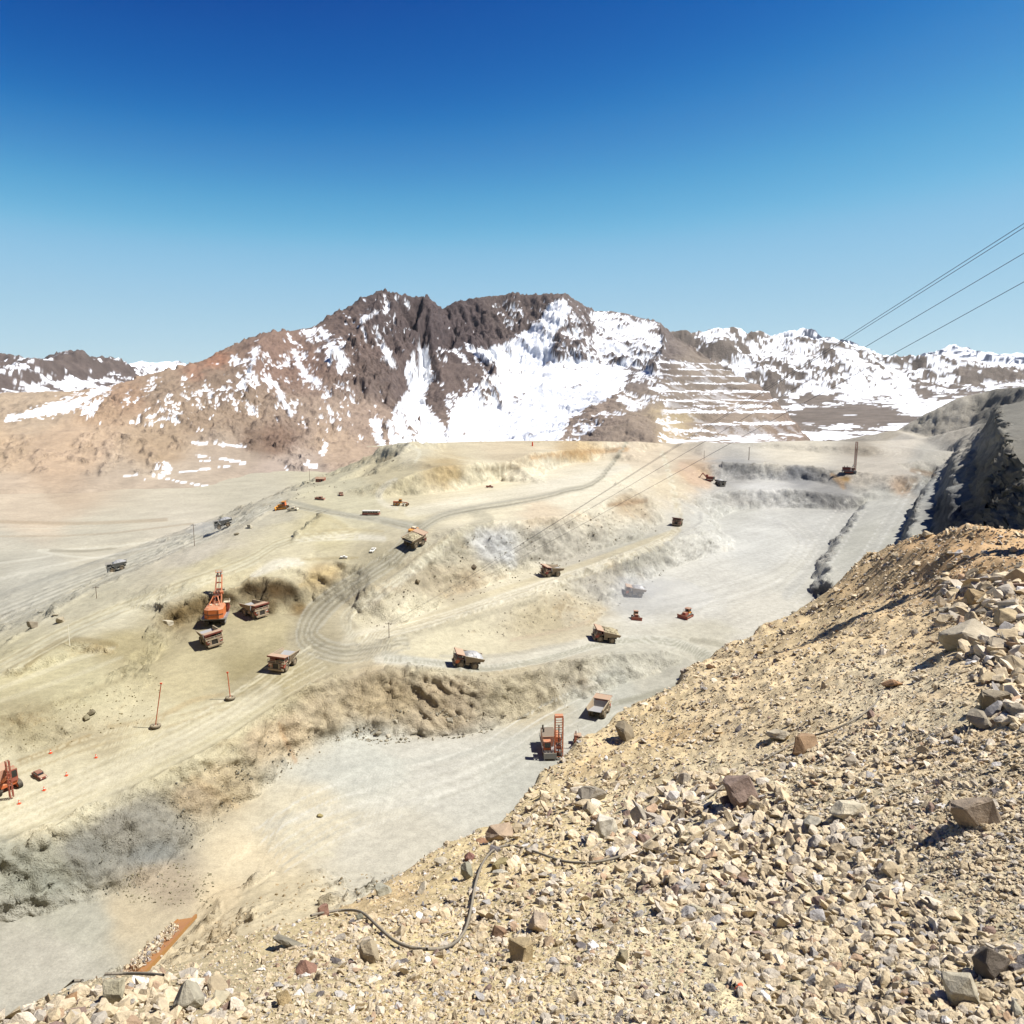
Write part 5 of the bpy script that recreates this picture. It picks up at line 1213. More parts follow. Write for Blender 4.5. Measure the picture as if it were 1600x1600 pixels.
p7 = copy_tree(p6); stand(p7, 533, 774, (.3, -.9), 1.3); tag(p7, 'rust-brown pickup by the low berm right of the terrace', 'pickup truck', 'light vehicles on the benches')

# face shovel on the far bench, near the grey truck
def face_shovel():
    t = empty('face_shovel')
    for x in (-2, 2): crawler(t, x, 0, 6, 1.0, 1.3, 'dark', 'red')
    MB().box((0, -.8, 3.2), (4.6, 6, 2.4), taper=(.95, .95)).build('machinery_house', M_['maroon'], t)
    cb = MB().box((-1.6, 1.6, 5.2), (1.5, 2, 1.8)).build('operator_cab', M_['red'], t)
    MB().box((-1.6, 2.62, 5.4), (1.3, .06, 1.1)).build('cab_window', M_['glass'], cb)
    MB().bar((.6, 2, 2.6), (.6, 6, 7), .8).build('boom', M_['red'], t)
    MB().bar((.6, 6, 7), (.6, 8.6, 3.4), .6).build('dipper_handle', M_['red'], t)
    MB().box((.6, 9.2, 2.4), (2.6, 1.8, 2.2), taper=(1, .7)).build('dipper', M_['dark'], t)
    MB().box((0, -4.0, 3.0), (4.2, .8, 2.4)).build('counterweight', M_['dark'], t)
    return t
f_ = face_shovel(); stand(f_, 1108, 752, (-.85, .5), .95, tilt=False); tag(f_, 'dark red face shovel loading from the brown spill fan on the far bench', 'face shovel')

# hut with a rusty roof
def hut():
    t = empty('hut')
    MB().box((0, 0, 1.4), (7, 4.4, 2.8)).build('wall', M_['roof'], t)
    m = MB(); m.prism([(-2.6, 2.75), (2.6, 2.75), (0, 4.1)], -3.9, 3.9); m.build('roof', M_['roof'], t)
    MB().box((1.5, -2.22, 1.1), (1, .06, 2.1)).build('door', M_['dark'], t)
    for x in (-2.3, -.5): MB().box((x, -2.22, 1.6), (1, .06, .9)).build('window', M_['glass'], t)
    return t
h_ = hut(); stand(h_, 501, 753, (.1, 1), .85, tilt=False); tag(h_, 'small hut with rusty red walls and roof at the far left rim of the pit', 'hut')

# ------------------------------------------------------------------ posts, cones, poles
def tyre_post(h_, lean, label, u, v):
    t = empty('tyre_post')
    MB().torus((0, 0, .5), 1.0, .5, 20, 9).build('tyre_base', M_['tyre'], t, True)
    MB().cyl((0, 0, 0), (0, 0, .8), .35, 8).build('concrete_plug', M_['cream'], t)
    MB().cyl((0, 0, .5), (lean*h_, 0, h_), .13, 7).build('post', M_['pole'], t)
    MB().box((lean*h_, 0, h_+.15), (.55, .3, .35)).build('cable_hook', M_['cone'], t)
    stand(t, u, v, (0, 1), 1.0, tilt=False); tag(t, label, 'post', 'orange posts standing in old tyres')
tyre_post(12.6, .19, 'leaning orange post in an old haul-truck tyre, the taller and nearer to the camera', 243, 1137)
tyre_post(8.2, -.05, 'nearly upright orange post in an old tyre below the grey-bedded haul truck', 360, 1093)
def cone(u, v, lab):
    t = empty('traffic_cone'); MB().box((0, 0, .05), (.8, .8, .1)).build('cone_base', M_['cone'], t); MB().cyl((0, 0, .1), (0, 0, 1.1), .3, 10, .06).build('cone_body', M_['cone'], t)
    MB().cyl((0, 0, .5), (0, 0, .68), .215, 10, .17).build('reflective_band', M_['white'], t)
    stand(t, u, v, (0, 1), .9, tilt=False); tag(t, lab, 'traffic cone', 'orange traffic cones on the left bench')
cone(79, 1177, 'farthest orange traffic cone on the left, at the foot of the brown soil bank')
cone(150, 1184, 'rightmost orange traffic cone, alone on the pale bench')
cone(104, 1212, 'orange traffic cone between the maroon car and the rightmost cone')
cone(69, 1235, 'orange traffic cone just in front of the maroon car')
cone(30, 1256, 'nearest orange traffic cone, below the red crawler drill')
def pole(u, v, hgt, lab, mat='wood', arm=True, r=.14, grp='utility poles round the pit'):
    t = empty('utility_pole'); MB().cyl((0, 0, -.3), (0, 0, hgt), r, 7, r*.7).build('pole_shaft', M_[mat], t)
    if arm:
        MB().box((0, 0, hgt-.5), (2.4, .14, .14)).build('crossarm', M_[mat], t)
        for x in (-1.05, 0, 1.05): MB().cyl((x, 0, hgt-.43), (x, 0, hgt-.15), .07, 6).build('insulator', M_['galv'], t)
    stand(t, u, v, (0, 1), 1, tilt=False); tag(t, lab, 'pole', grp); return t
pole(304, 853, 10.5, 'grey utility pole beside the left haul road below the upper grey truck')
pole(151, 935, 5, 'short wooden pole at the hill edge by the lower left haul road', arm=True)
pole(484, 751, 9, 'thin utility pole just left of the red-roofed hut')
pole(1170, 719, 12, 'utility pole on skids on the far upper bench', r=.35)
pole(1100, 719, 9, 'thin bare utility pole left of the one on skids', arm=False, r=.2)
wp = pole(109, 1010, 7.5, 'thin white marker post on the dark brown bank at the left', 'wpole', False, .13, None)
end_pole = pole(608, 996, 5.5, 'line-end pole at the nose of the embankment where the overhead wires come down')
wp2 = pole(832, 697, 3.5, 'tiny red marker post on the plateau skyline', 'cone', False, .7, None)

# lattice tower just outside the frame on the right, carrying the overhead wires; its shadow falls on the rubble
TWX, TWY = 20.5, 26.0; tw = Vector((TWX, TWY, float(fg.at(TWX, TWY)))); TH = 8.6-tw.z
tower = empty('power_tower', tw)
m = MB(); lattice(m, (0, 0, -1), (0, 0, TH), 1.15, 1.15, 10, .16); m.build('tower_lattice', M_['galv'], tower)
for z in (TH-.5, TH-1.6, TH-2.7): MB().box((0, 0, z), (3.2, .18, .18)).build('crossarm', M_['galv'], tower)
MB().box((.2, 0, 4.2), (1.5, 1.2, 1.6)).cyl((-.9, 0, 6.2), (.9, 0, 6.2), .35, 8).build('switch_box', M_['grey'], tower)
tag(tower, 'steel lattice tower carrying the overhead wires at the right', 'tower')
ep = end_pole.matrix_world.translation+Vector((0, 0, 5))
def wire(u, v, dx, lab):
    a = PT(1833, v, 24.8); b = ep+Vector((dx, 0, 0)); a = Vector(a)
    m = MB(); n = 24; pr = None
    for k in range(n+1):
        t = (k/n)**2; p = a.lerp(b, t); p.z -= 1.2*4*t*(1-t)*.5
        if pr is not None: m.cyl(pr, p, .012, 5, caps=False)
        pr = p
    tag(m.build('overhead_wire', M_['wire']), lab, 'wire', 'overhead wires crossing the sky at the right')
wire(0, 200, 0, 'topmost overhead wire in the sky at the right edge')
wire(0, 208, -.5, 'overhead wire running close beneath the topmost one')
wire(0, 258, -1.05, 'middle single overhead wire at the right')
wire(0, 312, 1.05, 'lowest overhead wire at the right')
# ------------------------------------------------------------------ stones
def stone_mat(name, inst):
    m, N, L, b = new_mat(name, .93, 0, .15)
    tc = N.new('ShaderNodeTexCoord'); nz = N.new('ShaderNodeTexNoise'); nz.inputs['Scale'].default_value = 2.2; nz.inputs['Detail'].default_value = 7; nz.inputs['Roughness'].default_value = .7
    L.new(tc.outputs['Object'], nz.inputs['Vector'])
    if inst: at = N.new('ShaderNodeAttribute'); at.attribute_type = 'INSTANCER'; at.attribute_name = 'tint'; col = at.outputs['Color']
    else: at = N.new('ShaderNodeObjectInfo'); col = at.outputs['Color']
    r = N.new('ShaderNodeMapRange'); L.new(nz.outputs[0], r.inputs[0]); r.inputs[1].default_value = .3; r.inputs[2].default_value = .7; r.inputs[3].default_value = .72; r.inputs[4].default_value = 1.22
    ml = N.new('ShaderNodeVectorMath'); ml.operation = 'SCALE'; L.new(col, ml.inputs[0]); L.new(r.outputs[0], ml.inputs['Scale']); L.new(ml.outputs[0], b.inputs['Base Color'])
    bp = N.new('ShaderNodeBump'); bp.inputs['Strength'].default_value = .5; bp.inputs['Distance'].default_value = .12; L.new(nz.outputs[0], bp.inputs['Height']); L.new(bp.outputs[0], b.inputs['Normal'])
    return m
stone_i = stone_mat('loose_stone', True); stone_o = stone_mat('stone', False)
def stone_mesh(name, n, sq, seed, mat, detail=False, blocky=.25):
    r = random.Random(seed); bm = bmesh.new()
    for _ in range(n):
        d = Vector((r.gauss(0, 1), r.gauss(0, 1), r.gauss(0, 1))).normalized()
        p = max(abs(d.x), abs(d.y), abs(d.z)); d = d*(1-blocky)+d/p*blocky*.9
        bm.verts.new((d.x*sq[0]*.5, d.y*sq[1]*.5, d.z*sq[2]*.5))
    bmesh.ops.convex_hull(bm, input=bm.verts)
    for v in [v for v in bm.verts if not v.link_faces]: bm.verts.remove(v)
    bmesh.ops.dissolve_limit(bm, angle_limit=R(14), verts=bm.verts, edges=bm.edges)
    if detail:
        bmesh.ops.bevel(bm, geom=bm.edges[:], offset=.025, segments=1, affect='EDGES')
        bmesh.ops.triangulate(bm, faces=bm.faces)
        bmesh.ops.subdivide_edges(bm, edges=[e for e in bm.edges if e.calc_length() > .2], cuts=1, use_grid_fill=True)
        bmesh.ops.triangulate(bm, faces=bm.faces)
        from mathutils import noise as mn
        for v in bm.verts:
            q = v.co*3.2+Vector((seed, 0, 0)); v.co += v.co.normalized()*(.06*mn.noise(q)+.04*mn.noise(q*3))
    me = bpy.data.meshes.new(name); bm.to_mesh(me); bm.free(); me.materials.append(mat)
    return me
protos = []
shapes = [(1, .8, .6), (1, .7, .5), (1, .9, .75), (1, .6, .45), (1, .85, .4), (.95, .9, .85), (1, .55, .6), (1, .75, .35)]
for k in range(8):
    protos.append(bpy.data.objects.new('loose_stone_shape', stone_mesh('loose_stone_%d' % k, 12, shapes[k], 100+k, stone_i, True, .3)))
def scatter(name, P, S_, RZ, TINT, label, cat='rubble', protos=protos):
    """thousands of loose stones as one 'stuff' object: points that carry instances"""
    me = bpy.data.meshes.new(name); n = len(P)
    me.vertices.add(n); me.vertices.foreach_set('co', np.asarray(P, np.float32).ravel())
    def at(nm, ty, dt, key='value'):
        a = me.attributes.new(nm, ty, 'POINT'); a.data.foreach_set(key, dt)
    at('size', 'FLOAT_VECTOR', np.asarray(S_, np.float32).ravel(), 'vector')
    at('turn', 'FLOAT_VECTOR', np.asarray(RZ, np.float32).ravel(), 'vector')
    at('tint', 'FLOAT_COLOR', np.concatenate([TINT, np.ones((n, 1))], 1).astype(np.float32).ravel(), 'color')
    at('pick', 'INT', rng.integers(0, len(protos), n).astype(np.int32))
    o = bpy.data.objects.new(name, me); COL.objects.link(o)
    g = bpy.data.node_groups.new(name+'_nodes', 'GeometryNodeTree')
    g.interface.new_socket('Geometry', in_out='INPUT', socket_type='NodeSocketGeometry'); g.interface.new_socket('Geometry', in_out='OUTPUT', socket_type='NodeSocketGeometry')
    N, L = g.nodes, g.links
    gi = N.new('NodeGroupInput'); go = N.new('NodeGroupOutput'); jn = N.new('GeometryNodeJoinGeometry')
    for p in reversed(protos):
        oi = N.new('GeometryNodeObjectInfo'); oi.inputs['Object'].default_value = p; oi.inputs['As Instance'].default_value = True; L.new(oi.outputs['Geometry'], jn.inputs[0])
    ip = N.new('GeometryNodeInstanceOnPoints'); L.new(gi.outputs[0], ip.inputs['Points']); L.new(jn.outputs[0], ip.inputs['Instance']); ip.inputs['Pick Instance'].default_value = True
    def na(nm, dt):
        q = N.new('GeometryNodeInputNamedAttribute'); q.data_type = dt; q.inputs['Name'].default_value = nm; return q.outputs['Attribute']
    L.new(na('pick', 'INT'), ip.inputs['Instance Index']); L.new(na('size', 'FLOAT_VECTOR'), ip.inputs['Scale'])
    er = N.new('FunctionNodeEulerToRotation'); L.new(na('turn', 'FLOAT_VECTOR'), er.inputs[0]); L.new(er.outputs[0], ip.inputs['Rotation'])
    L.new(ip.outputs[0], go.inputs[0])
    md = o.modifiers.new('scatter', 'NODES'); md.node_group = g
    return tag(o, label, cat, kind='stuff')
TINTS = [((228,208,166), 6.5), ((218,197,154), 4), ((236,220,186), 2.2), ((204,192,166), 1.4), ((180,174,160), .5), ((196,166,130), .5), ((158,134,114), .2), ((238,230,210), .4), ((132,124,114), .15)]
tw_ = np.array([w for _, w in TINTS]); tw_ = tw_/tw_.sum(); tc_ = np.array([lin(c) for c, _ in TINTS])*.68*np.array([1.0, 1.0, 1.10])
def tints(n, grey=0.0):
    w = tw_.copy(); w[3:5] += grey; w = w/w.sum()
    return tc_[rng.choice(len(w), n, p=w)]*(1+rng.normal(0, .10, (n, 1)))
patch = [(950,1300),(1000,1250),(1060,1215),(1180,1205),(1240,1260),(1310,1300),(1400,1360),(1500,1430),(1600,1490),(1620,1620),(1190,1620),(1150,1560),(1110,1500),(1040,1440),(980,1380)]
left_blocks = [(-20,1590),(100,1560),(230,1530),(330,1520),(380,1560),(380,1620),(-20,1620)]
mid_blocks = [(760,1300),(860,1240),(960,1200),(1010,1260),(960,1330),(980,1420),(880,1440),(780,1380)]
right_boulders = [(1470,900),(1620,890),(1620,1150),(1560,1130),(1500,1040),(1470,980)]
low_mid = [(400,1500),(560,1440),(760,1390),(1000,1410),(1170,1620),(380,1620)]
right_flakes = [(1180,1190),(1350,1130),(1620,1150),(1620,1480),(1400,1350),(1240,1250)]
def zone(u, v):
    if in_poly(np.array([u]), np.array([v]), patch)[0]: return 0
    if in_poly(np.array([u]), np.array([v]), left_blocks)[0]: return 1
    if in_poly(np.array([u]), np.array([v]), mid_blocks)[0]: return 2
    if in_poly(np.array([u]), np.array([v]), right_boulders)[0]: return 3
    if in_poly(np.array([u]), np.array([v]), right_flakes)[0]: return 4
    return 5
def zones(U, V):
    z = np.full(len(U), 5)
    for k, pl in ((4, right_flakes), (3, right_boulders), (2, mid_blocks), (6, low_mid), (1, left_blocks), (0, patch)): z[in_poly(U, V, pl)] = k
    return z
def fg_place(U, V):
    """vectorised: where the view rays meet the rubble slope"""
    P = []; ok = []
    for i in range(len(U)):
        p = fg.hit(U[i], V[i])
        if p is not None and p.length < 60: P.append(tuple(p)); ok.append(i)
    return np.array(P), np.array(ok)
big = []         # candidates for single stones
def field(n, spec, name, label):
    """spec: zone -> (share kept, size in photo pixels low, high, exponent)"""
    U = rng.uniform(-60, 1660, n*2); V = rng.uniform(815, 1680, n*2)
    z = zones(U, V); keep = rng.random(len(U)) < np.array([spec[k][0] for k in range(7)])[z]
    U, V, z = U[keep], V[keep], z[keep]
    P, ok = fg_place(U, V); U, V, z = U[ok], V[ok], z[ok]
    lo = np.array([spec[k][1] for k in range(7)])[z]; hi = np.array([spec[k][2] for k in range(7)])[z]; ex = np.array([spec[k][3] for k in range(7)])[z]
    q = rng.random(len(U)); px = lo+(hi-lo)*q**ex
    d = P[:, 1]*CP-P[:, 2]*SP
    s_ = px*d/FPX
    S3 = s_[:, None]*np.stack([rng.uniform(.85, 1.2, len(s_)), rng.uniform(.8, 1.1, len(s_)), rng.uniform(.6, 1.0, len(s_))], 1)
    RZ = np.stack([rng.normal(0, .5, len(s_)), rng.normal(0, .5, len(s_)), rng.uniform(0, 6.28, len(s_))], 1)
    P[:, 2] += s_*rng.uniform(-.02, .22, len(s_))
    return P, S3, RZ, tints(len(s_)), px, z, U, V
# pebbles and chips
P, S3, RZ, TI, px, z, U, V = field(60000, {0: (.75, 3, 9, 2), 1: (.7, 3, 10, 2), 2: (.9, 3, 10, 2), 3: (.8, 3, 9, 2), 4: (1, 3, 11, 2), 5: (1, 2, 8, 2.5), 6: (1, 3, 12, 2)}, 'gravel', '')
scatter('gravel', P, S3, RZ, TI, 'fine pale gravel and chips lying over the whole rubble slope', 'gravel')
# fist to head sized stones
P, S3, RZ, TI, px, z, U, V = field(19000, {0: (1, 10, 36, 1.9), 1: (.55, 14, 44, 1.6), 2: (.45, 10, 30, 2), 3: (.5, 10, 40, 1.6), 4: (.55, 7, 22, 2.0), 5: (.20, 5, 18, 2.2), 6: (.42, 8, 27, 2.2)}, 'rubble', '')
named = [ # u, v, width, height in photo pixels, colour, squash, label
 (1520,1268,72,64,(158,140,124),'large grey-brown boulder lying alone on the fine scree near the right edge'),
 (1322,1262,54,42,(240,228,200),'smooth cream-white boulder right of the dense rubble patch'),
 (1158,1232,58,58,(150,126,118),'purple-brown split boulder where the cable ends in the rubble'),
 (1140,1248,32,28,(140,126,116),'smaller purple-grey rock leaning against the split boulder'),
 (948,1292,40,46,(244,238,220),'sharp white wedge of rock above the cable loop'),
 (922,1262,28,24,(206,190,160),'tan block just above and left of the white wedge'),
 (816,1484,56,54,(190,166,124),'tan block with a dark left side in the middle of the bottom slope'),
 (578,1482,44,58,(176,160,132),'tall grey-tan rock inside the cable loop at lower left'),
 (1512,992,82,54,(206,194,172),'largest pale boulder in the cluster at the right edge, dark beneath'),
 (1556,1000,44,36,(196,180,156),'pale boulder touching the right end of the largest cluster boulder'),
 (1546,1507,56,58,(88,80,76),'dark brown boulder in the bright rubble at lower right'),
 (928,1237,46,40,(150,142,130),'grey boulder near the ridge edge left of the white wedge'),
 (1256,1160,48,40,(158,124,94),'brown block beside a pale slab on the mid slope'),
 (1214,1146,44,26,(206,194,170),'pale slab left of the brown block on the mid slope'),
 (1570,963,40,32,(200,178,140),'golden boulder above the largest cluster boulder'),
 (1524,955,36,28,(96,90,84),'dark boulder left of the golden one in the right cluster'),
 (1520,932,34,28,(176,150,112),'brown boulder on top of the right boulder cluster'),
 (1488,925,24,20,(190,170,136),'small tan boulder at the left end of the dark shadow'),
 (975,1142,40,34,(128,116,96),'dark block standing on the ridge edge above the drill rig'),
 (730,1356,28,44,(150,150,134),'upright greenish grey rock at the ridge edge'),
 (733,1338,16,16,(132,84,80),'small maroon stone behind the upright greenish rock'),
 (452,1467,50,34,(126,122,110),'dark grey wedge-shaped rock near the lower left ridge edge'),
 (780,1302,48,24,(186,160,136),'pinkish slab tilted on the ridge edge'),
 (752,1312,22,12,(176,126,96),'small rusty stone touching the pinkish slab'),
 (782,1350,32,20,(150,136,92),'olive stone under the arch of the cable'),
 (782,1362,24,12,(200,196,182),'flat pale stone below the olive stone'),
 (478,1512,36,26,(150,104,90),'reddish stone right of the dark grey wedge rock'),
 (206,1500,28,22,(108,108,98),'dark grey rock resting on the rusty steel channel'),
 (843,1440,34,38,(228,204,178),'pale pyramid-shaped rock right of the cable loop'),
 (858,1470,28,18,(176,148,118),'brown stone at the foot of the pyramid-shaped rock'),
 (780,1456,26,24,(148,112,88),'reddish brown stone behind the tan block'),
 (1268,1283,44,24,(190,184,168),'flat grey slab between the rubble patch and the white boulder'),
 (1000,1272,30,36,(176,168,156),'grey upright stone right of the white wedge'),
 (1234,1366,24,36,(130,108,100),'narrow purple-brown stone in the upper rubble patch'),
 (972,1496,20,28,(150,140,112),'small olive-grey stone standing alone right of centre'),
 (1528,1118,44,40,(160,150,134),'grey block in the right cluster, half in shadow'),
 (1552,1092,48,44,(150,138,120),'grey-brown block above the half-shaded one at the right'),
 (1590,1108,44,36,(176,164,146),'grey block cut by the right edge of the frame'),
 (1580,1036,40,28,(198,180,150),'tan block below the pale boulders at the right edge'),
 (1545,1056,34,22,(206,186,150),'pale tan block in the middle of the right cluster'),
 (1330,1190,26,18,(180,168,150),'lone grey stone below the brown block and pale slab'),
 (1392,1066,36,16,(176,128,90),'rusty brown flat stone on the smooth upper slope'),
 (505,1422,20,26,(140,96,84),'small maroon stone near the lower end of the cable'),
 (562,1432,18,18,(120,120,104),'dark stone under the start of the cable loop'),
 (296,1552,48,62,(178,172,154),'tall grey slab in the lower left corner rubble'),
 (345,1552,38,40,(206,194,164),'pale block right of the tall grey slab at lower left'),
 (178,1548,40,46,(186,178,150),'pale olive block left of the steel channel'),
 (112,1560,32,30,(170,124,84),'brown-orange stone in the lower left corner'),
 (92,1565,26,22,(108,108,96),'dark grey stone left of the brown-orange one in the corner'),
 (320,1532,24,26,(170,140,116),'pinkish brown stone above the pale blocks at lower left'),
 (445,1560,26,36,(196,168,120),'yellowish elongated stone at the bottom left of centre'),
 (1590,1572,40,46,(196,190,168),'large pale slab in the bottom right corner'),
 (1500,1545,60,60,(200,192,170),'large flat pale slab left of the dark boulder at lower right'),
 (1088,1420,28,30,(206,198,172),'pale stone at the left rim of the rubble patch'),
 (1065,1270,22,26,(176,160,140),'brownish stone on the cable line in the upper rubble'),
 (690,1345,24,14,(200,190,170),'pale flat stone at the ridge left of the pinkish slab'),
 (600,1390,30,24,(176,176,160),'grey-green stone on the lower ridge edge'),
 (660,1385,26,20,(206,194,170),'pale stone on the ridge right of the grey-green one'),
 (1478,955,26,16,(214,200,172),'flat cream stone left of the dark cluster boulder'),
]
proto_big = [stone_mesh('boulder_%d' % k, 16, s, 300+k, stone_o, True, .35) for k, s in enumerate([(1, .8, .8), (1, .7, .62), (1, .9, .9), (1, .6, .5), (.9, 1, 1.0), (1, .8, .5)])]
def put_stone(name, me, u, v, w, h, c, lab, cat='boulder', group=None, sheet=None, lift=.28, spin=None):
    sh = sheet or fg; p = sh.hit(u, v+h*.35)
    if p is None: return None
    d = p.y*CP-p.z*SP; s_ = w*d/FPX
    o = bpy.data.objects.new(name, me); COL.objects.link(o)
    k = h/w
    o.scale = (s_*1.12, s_*1.05, s_*1.25*min(1.6, max(.55, k))); o.location = p+Vector((0, 0, s_*k*lift))
    o.rotation_euler = (random.uniform(-.35, .35), random.uniform(-.35, .35), spin if spin is not None else random.uniform(0, 6.28))
    c = [x*.72+.28*y for x, y in zip(c, (214, 196, 160))]; o.color = (*(lin(c)*.62), 1)
    return tag(o, lab, cat, group)
for i, (u, v, w, h, c, lab) in enumerate(named): put_stone('boulder' if w > 30 else 'stone', proto_big[i % 6], u, v, w, h, c, lab, 'boulder' if w > 30 else 'stone')
# the largest stones of the scatter stand singly, the rest are one mass
zn = {0: 'pale angular stone in the dense rubble patch at lower right', 1: 'angular stone among the blocks in the lower left corner', 2: 'angular stone on the slope beside the arch of the cable',
      3: 'tan stone among the boulders at the right edge', 4: 'flat pale chip on the scree above the dense rubble patch', 5: '', 6: ''}
order = np.argsort(-px); nb = 225
single = order[:nb]; rest = order[nb:]
small_meshes = [stone_mesh('stone_%d' % k, 12, shapes[k], 500+k, stone_o, blocky=.35) for k in range(8)]
refs = [(1158,1232,'the purple-brown split boulder'),(1520,1268,'the lone grey-brown boulder'),(1322,1262,'the smooth cream-white boulder'),(948,1292,'the white rock wedge'),(816,1484,'the tan block'),(578,1482,'the rock inside the cable loop'),
        (1512,992,'the largest cluster boulder'),(1546,1507,'the dark brown boulder'),(1256,1160,'the brown block'),(975,1142,'the dark ridge-edge block'),(730,1356,'the upright greenish rock'),(452,1467,'the dark grey wedge rock'),(843,1440,'the pale pyramid rock'),
        (296,1552,'the tall grey slab'),(178,1548,'the pale olive block'),(445,1560,'the yellowish long stone'),(1234,1366,'the narrow purple-brown stone'),(1154,1549,'the red plastic scrap'),(1088,1420,'the stone at the left rim of the patch'),(972,1496,'the small olive-grey stone'),
        (1528,1118,'the half-shaded grey block'),(1268,1283,'the flat grey slab'),(478,1512,'the reddish stone'),(1590,1572,'the pale slab in the bottom right corner'),(1570,963,'the golden boulder'),(700,1487,'the lowest bend of the cable'),(1590,1108,'the block cut by the right edge')]
tone = ['cream', 'tan', 'pale cream', 'greyish tan', 'grey', 'brown-tan', 'brown', 'off-white', 'dark grey']
def where(u, v):
    d, ru, rv, nm = min((math.hypot(u-a, (v-b)*1.0), a, b, n) for a, b, n in refs)
    dx, dy = u-ru, v-rv
    side = ('left of' if dx < 0 else 'right of') if abs(dx) > 1.9*abs(dy) else ('above' if dy < 0 else 'below') if abs(dy) > 1.9*abs(dx) else ('above and left of' if dx < 0 else 'above and right of') if dy < 0 else ('below and left of' if dx < 0 else 'below and right of')
    return ('just ' if d < 38 else '' if d < 95 else 'well ')+side+' '+nm
labs = {}
for i in single:
    k = int(np.argmin(((tc_/tc_.sum(1, keepdims=True)*.5+tc_-TI[i]-TI[i]/TI[i].sum()*.5)**2).sum(1)))
    flat = S3[i][2] < .66*max(S3[i][0], S3[i][1]); big_ = 'big' if px[i] > 31 else 'smaller'
    labs.setdefault('%s %s %s stone %s' % (big_, 'flat' if flat else 'chunky', tone[k], where(U[i], V[i])), []).append(i)
nth = ['first', 'second', 'third', 'fourth', 'fifth', 'sixth', 'seventh', 'eighth', 'ninth', 'tenth', 'eleventh', 'twelfth']
for lb, ids in labs.items():
    for q, i in enumerate(sorted(ids, key=lambda j: U[j])):
        o = bpy.data.objects.new('stone', small_meshes[int(i) % 8]); COL.objects.link(o)
        o.location = P[i]; o.scale = S3[i]; o.rotation_euler = RZ[i]; o.color = (*TI[i], 1)
        w = lb.split() if len(ids) == 1 else (nth[q]+' from left, '+lb).split()
        for dr_ in ('big', 'smaller', 'chunky', 'flat', 'just', 'well'):
            if len(w) > 16 and dr_ in w: w.remove(dr_)
        tag(o, ' '.join(w), 'stone', {0: 'stones of the dense rubble patch', 1: 'blocks in the lower left corner', 2: 'stones beside the cable', 3: 'stones among the right-hand boulders', 4: 'chips on the scree', 5: 'stones on the open soil', 6: 'stones on the open soil'}[int(z[i])])
scatter('rubble', P[rest], S3[rest], RZ[rest], TI[rest], 'broken angular stones covering the near slope between the larger ones', 'rubble')
# boulders down in the pit
pb = [(50,975,18,12,(150,140,124),'grey boulder left of the hill edge beside the lower left haul road'),(64,955,12,8,(170,170,160),'small grey boulder above the one at the hill edge'),(95,968,14,12,(176,164,140),'tan boulder in the row beside the left haul road'),(86,960,10,7,(150,140,120),'small brown boulder touching the tan one by the haul road'),
 (144,1113,13,8,(110,104,84),'dark flat boulder on the slope behind the tyre posts'),(135,1121,15,10,(128,122,96),'dark olive boulder just below the dark flat one'),(262,973,20,8,(214,206,184),'pale flat slab at the left end of the shovel cut'),
 (592,1145,13,11,(140,134,118),'grey boulder at the left of the rockfall below the lower wall'),(618,1127,10,8,(180,174,156),'pale boulder above the left end of the rockfall'),(690,1138,14,14,(146,142,128),'largest grey boulder at the foot of the lower wall'),(703,1127,13,13,(176,170,152),'pale boulder right of the largest one under the wall'),(688,1126,9,8,(170,160,140),'small boulder atop the rockfall under the wall'),(645,1141,10,8,(206,200,180),'white boulder in the middle of the rockfall'),(607,1149,11,7,(200,194,176),'cream boulder lying before the left grey one'),
 (740,886,10,10,(96,84,70),'dark boulder stuck in the slope between the upper and middle roads'),(748,901,6,5,(110,66,50),'reddish brown stone below the dark boulder on the slope'),(652,909,8,8,(110,98,76),'small dark boulder low on the same slope'),(1240,957,10,10,(140,136,124),'grey boulder at the foot of the ridge on the pit floor'),(390,822,13,8,(206,198,176),'pale boulder heap by the bend of the left haul road'),(370,834,9,6,(130,120,98),'dark boulder left of the pale heap by the haul road'),(500,1274,10,5,(150,136,84),'olive clod alone on the lower pit floor')]
for i, (u, v, w, h, c, lab) in enumerate(pb): put_stone('boulder', proto_big[i % 6], u, v, w, h, c, lab, 'boulder', 'boulders lying about the pit', pit, .3)
# loose rock at the foot of the walls
def pit_rocks(n, areas, name, lab):
    PP = []; SS = []; TT = []
    for poly, share, lo, hi, col in areas:
        us = [p[0] for p in poly]; vs = [p[1] for p in poly]; k = int(n*share)
        U = rng.uniform(min(us), max(us), k*2); V = rng.uniform(min(vs), max(vs), k*2); m = in_poly(U, V, poly); U, V = U[m][:k], V[m][:k]
        for u, v in zip(U, V):
            p = pit.hit(u, v)
            if p is None: continue
            f = fg.hit(u, v)
            if f is not None and f.length < p.length: continue
            d = p.y*CP-p.z*SP; s_ = (lo+(hi-lo)*rng.random()**3)*d/FPX
            PP.append((p.x, p.y, p.z+.1*s_)); SS.append((s_, s_*.9, s_*rng.uniform(.7, 1))); TT.append(lin(col)*.5*(1+rng.normal(0, .14)))
    k = len(PP); RZ = np.stack([rng.normal(0, .5, k), rng.normal(0, .5, k), rng.uniform(0, 6.28, k)], 1)
    scatter(name, np.array(PP), np.array(SS), RZ, np.clip(np.array(TT), .02, .8), lab, 'rubble')
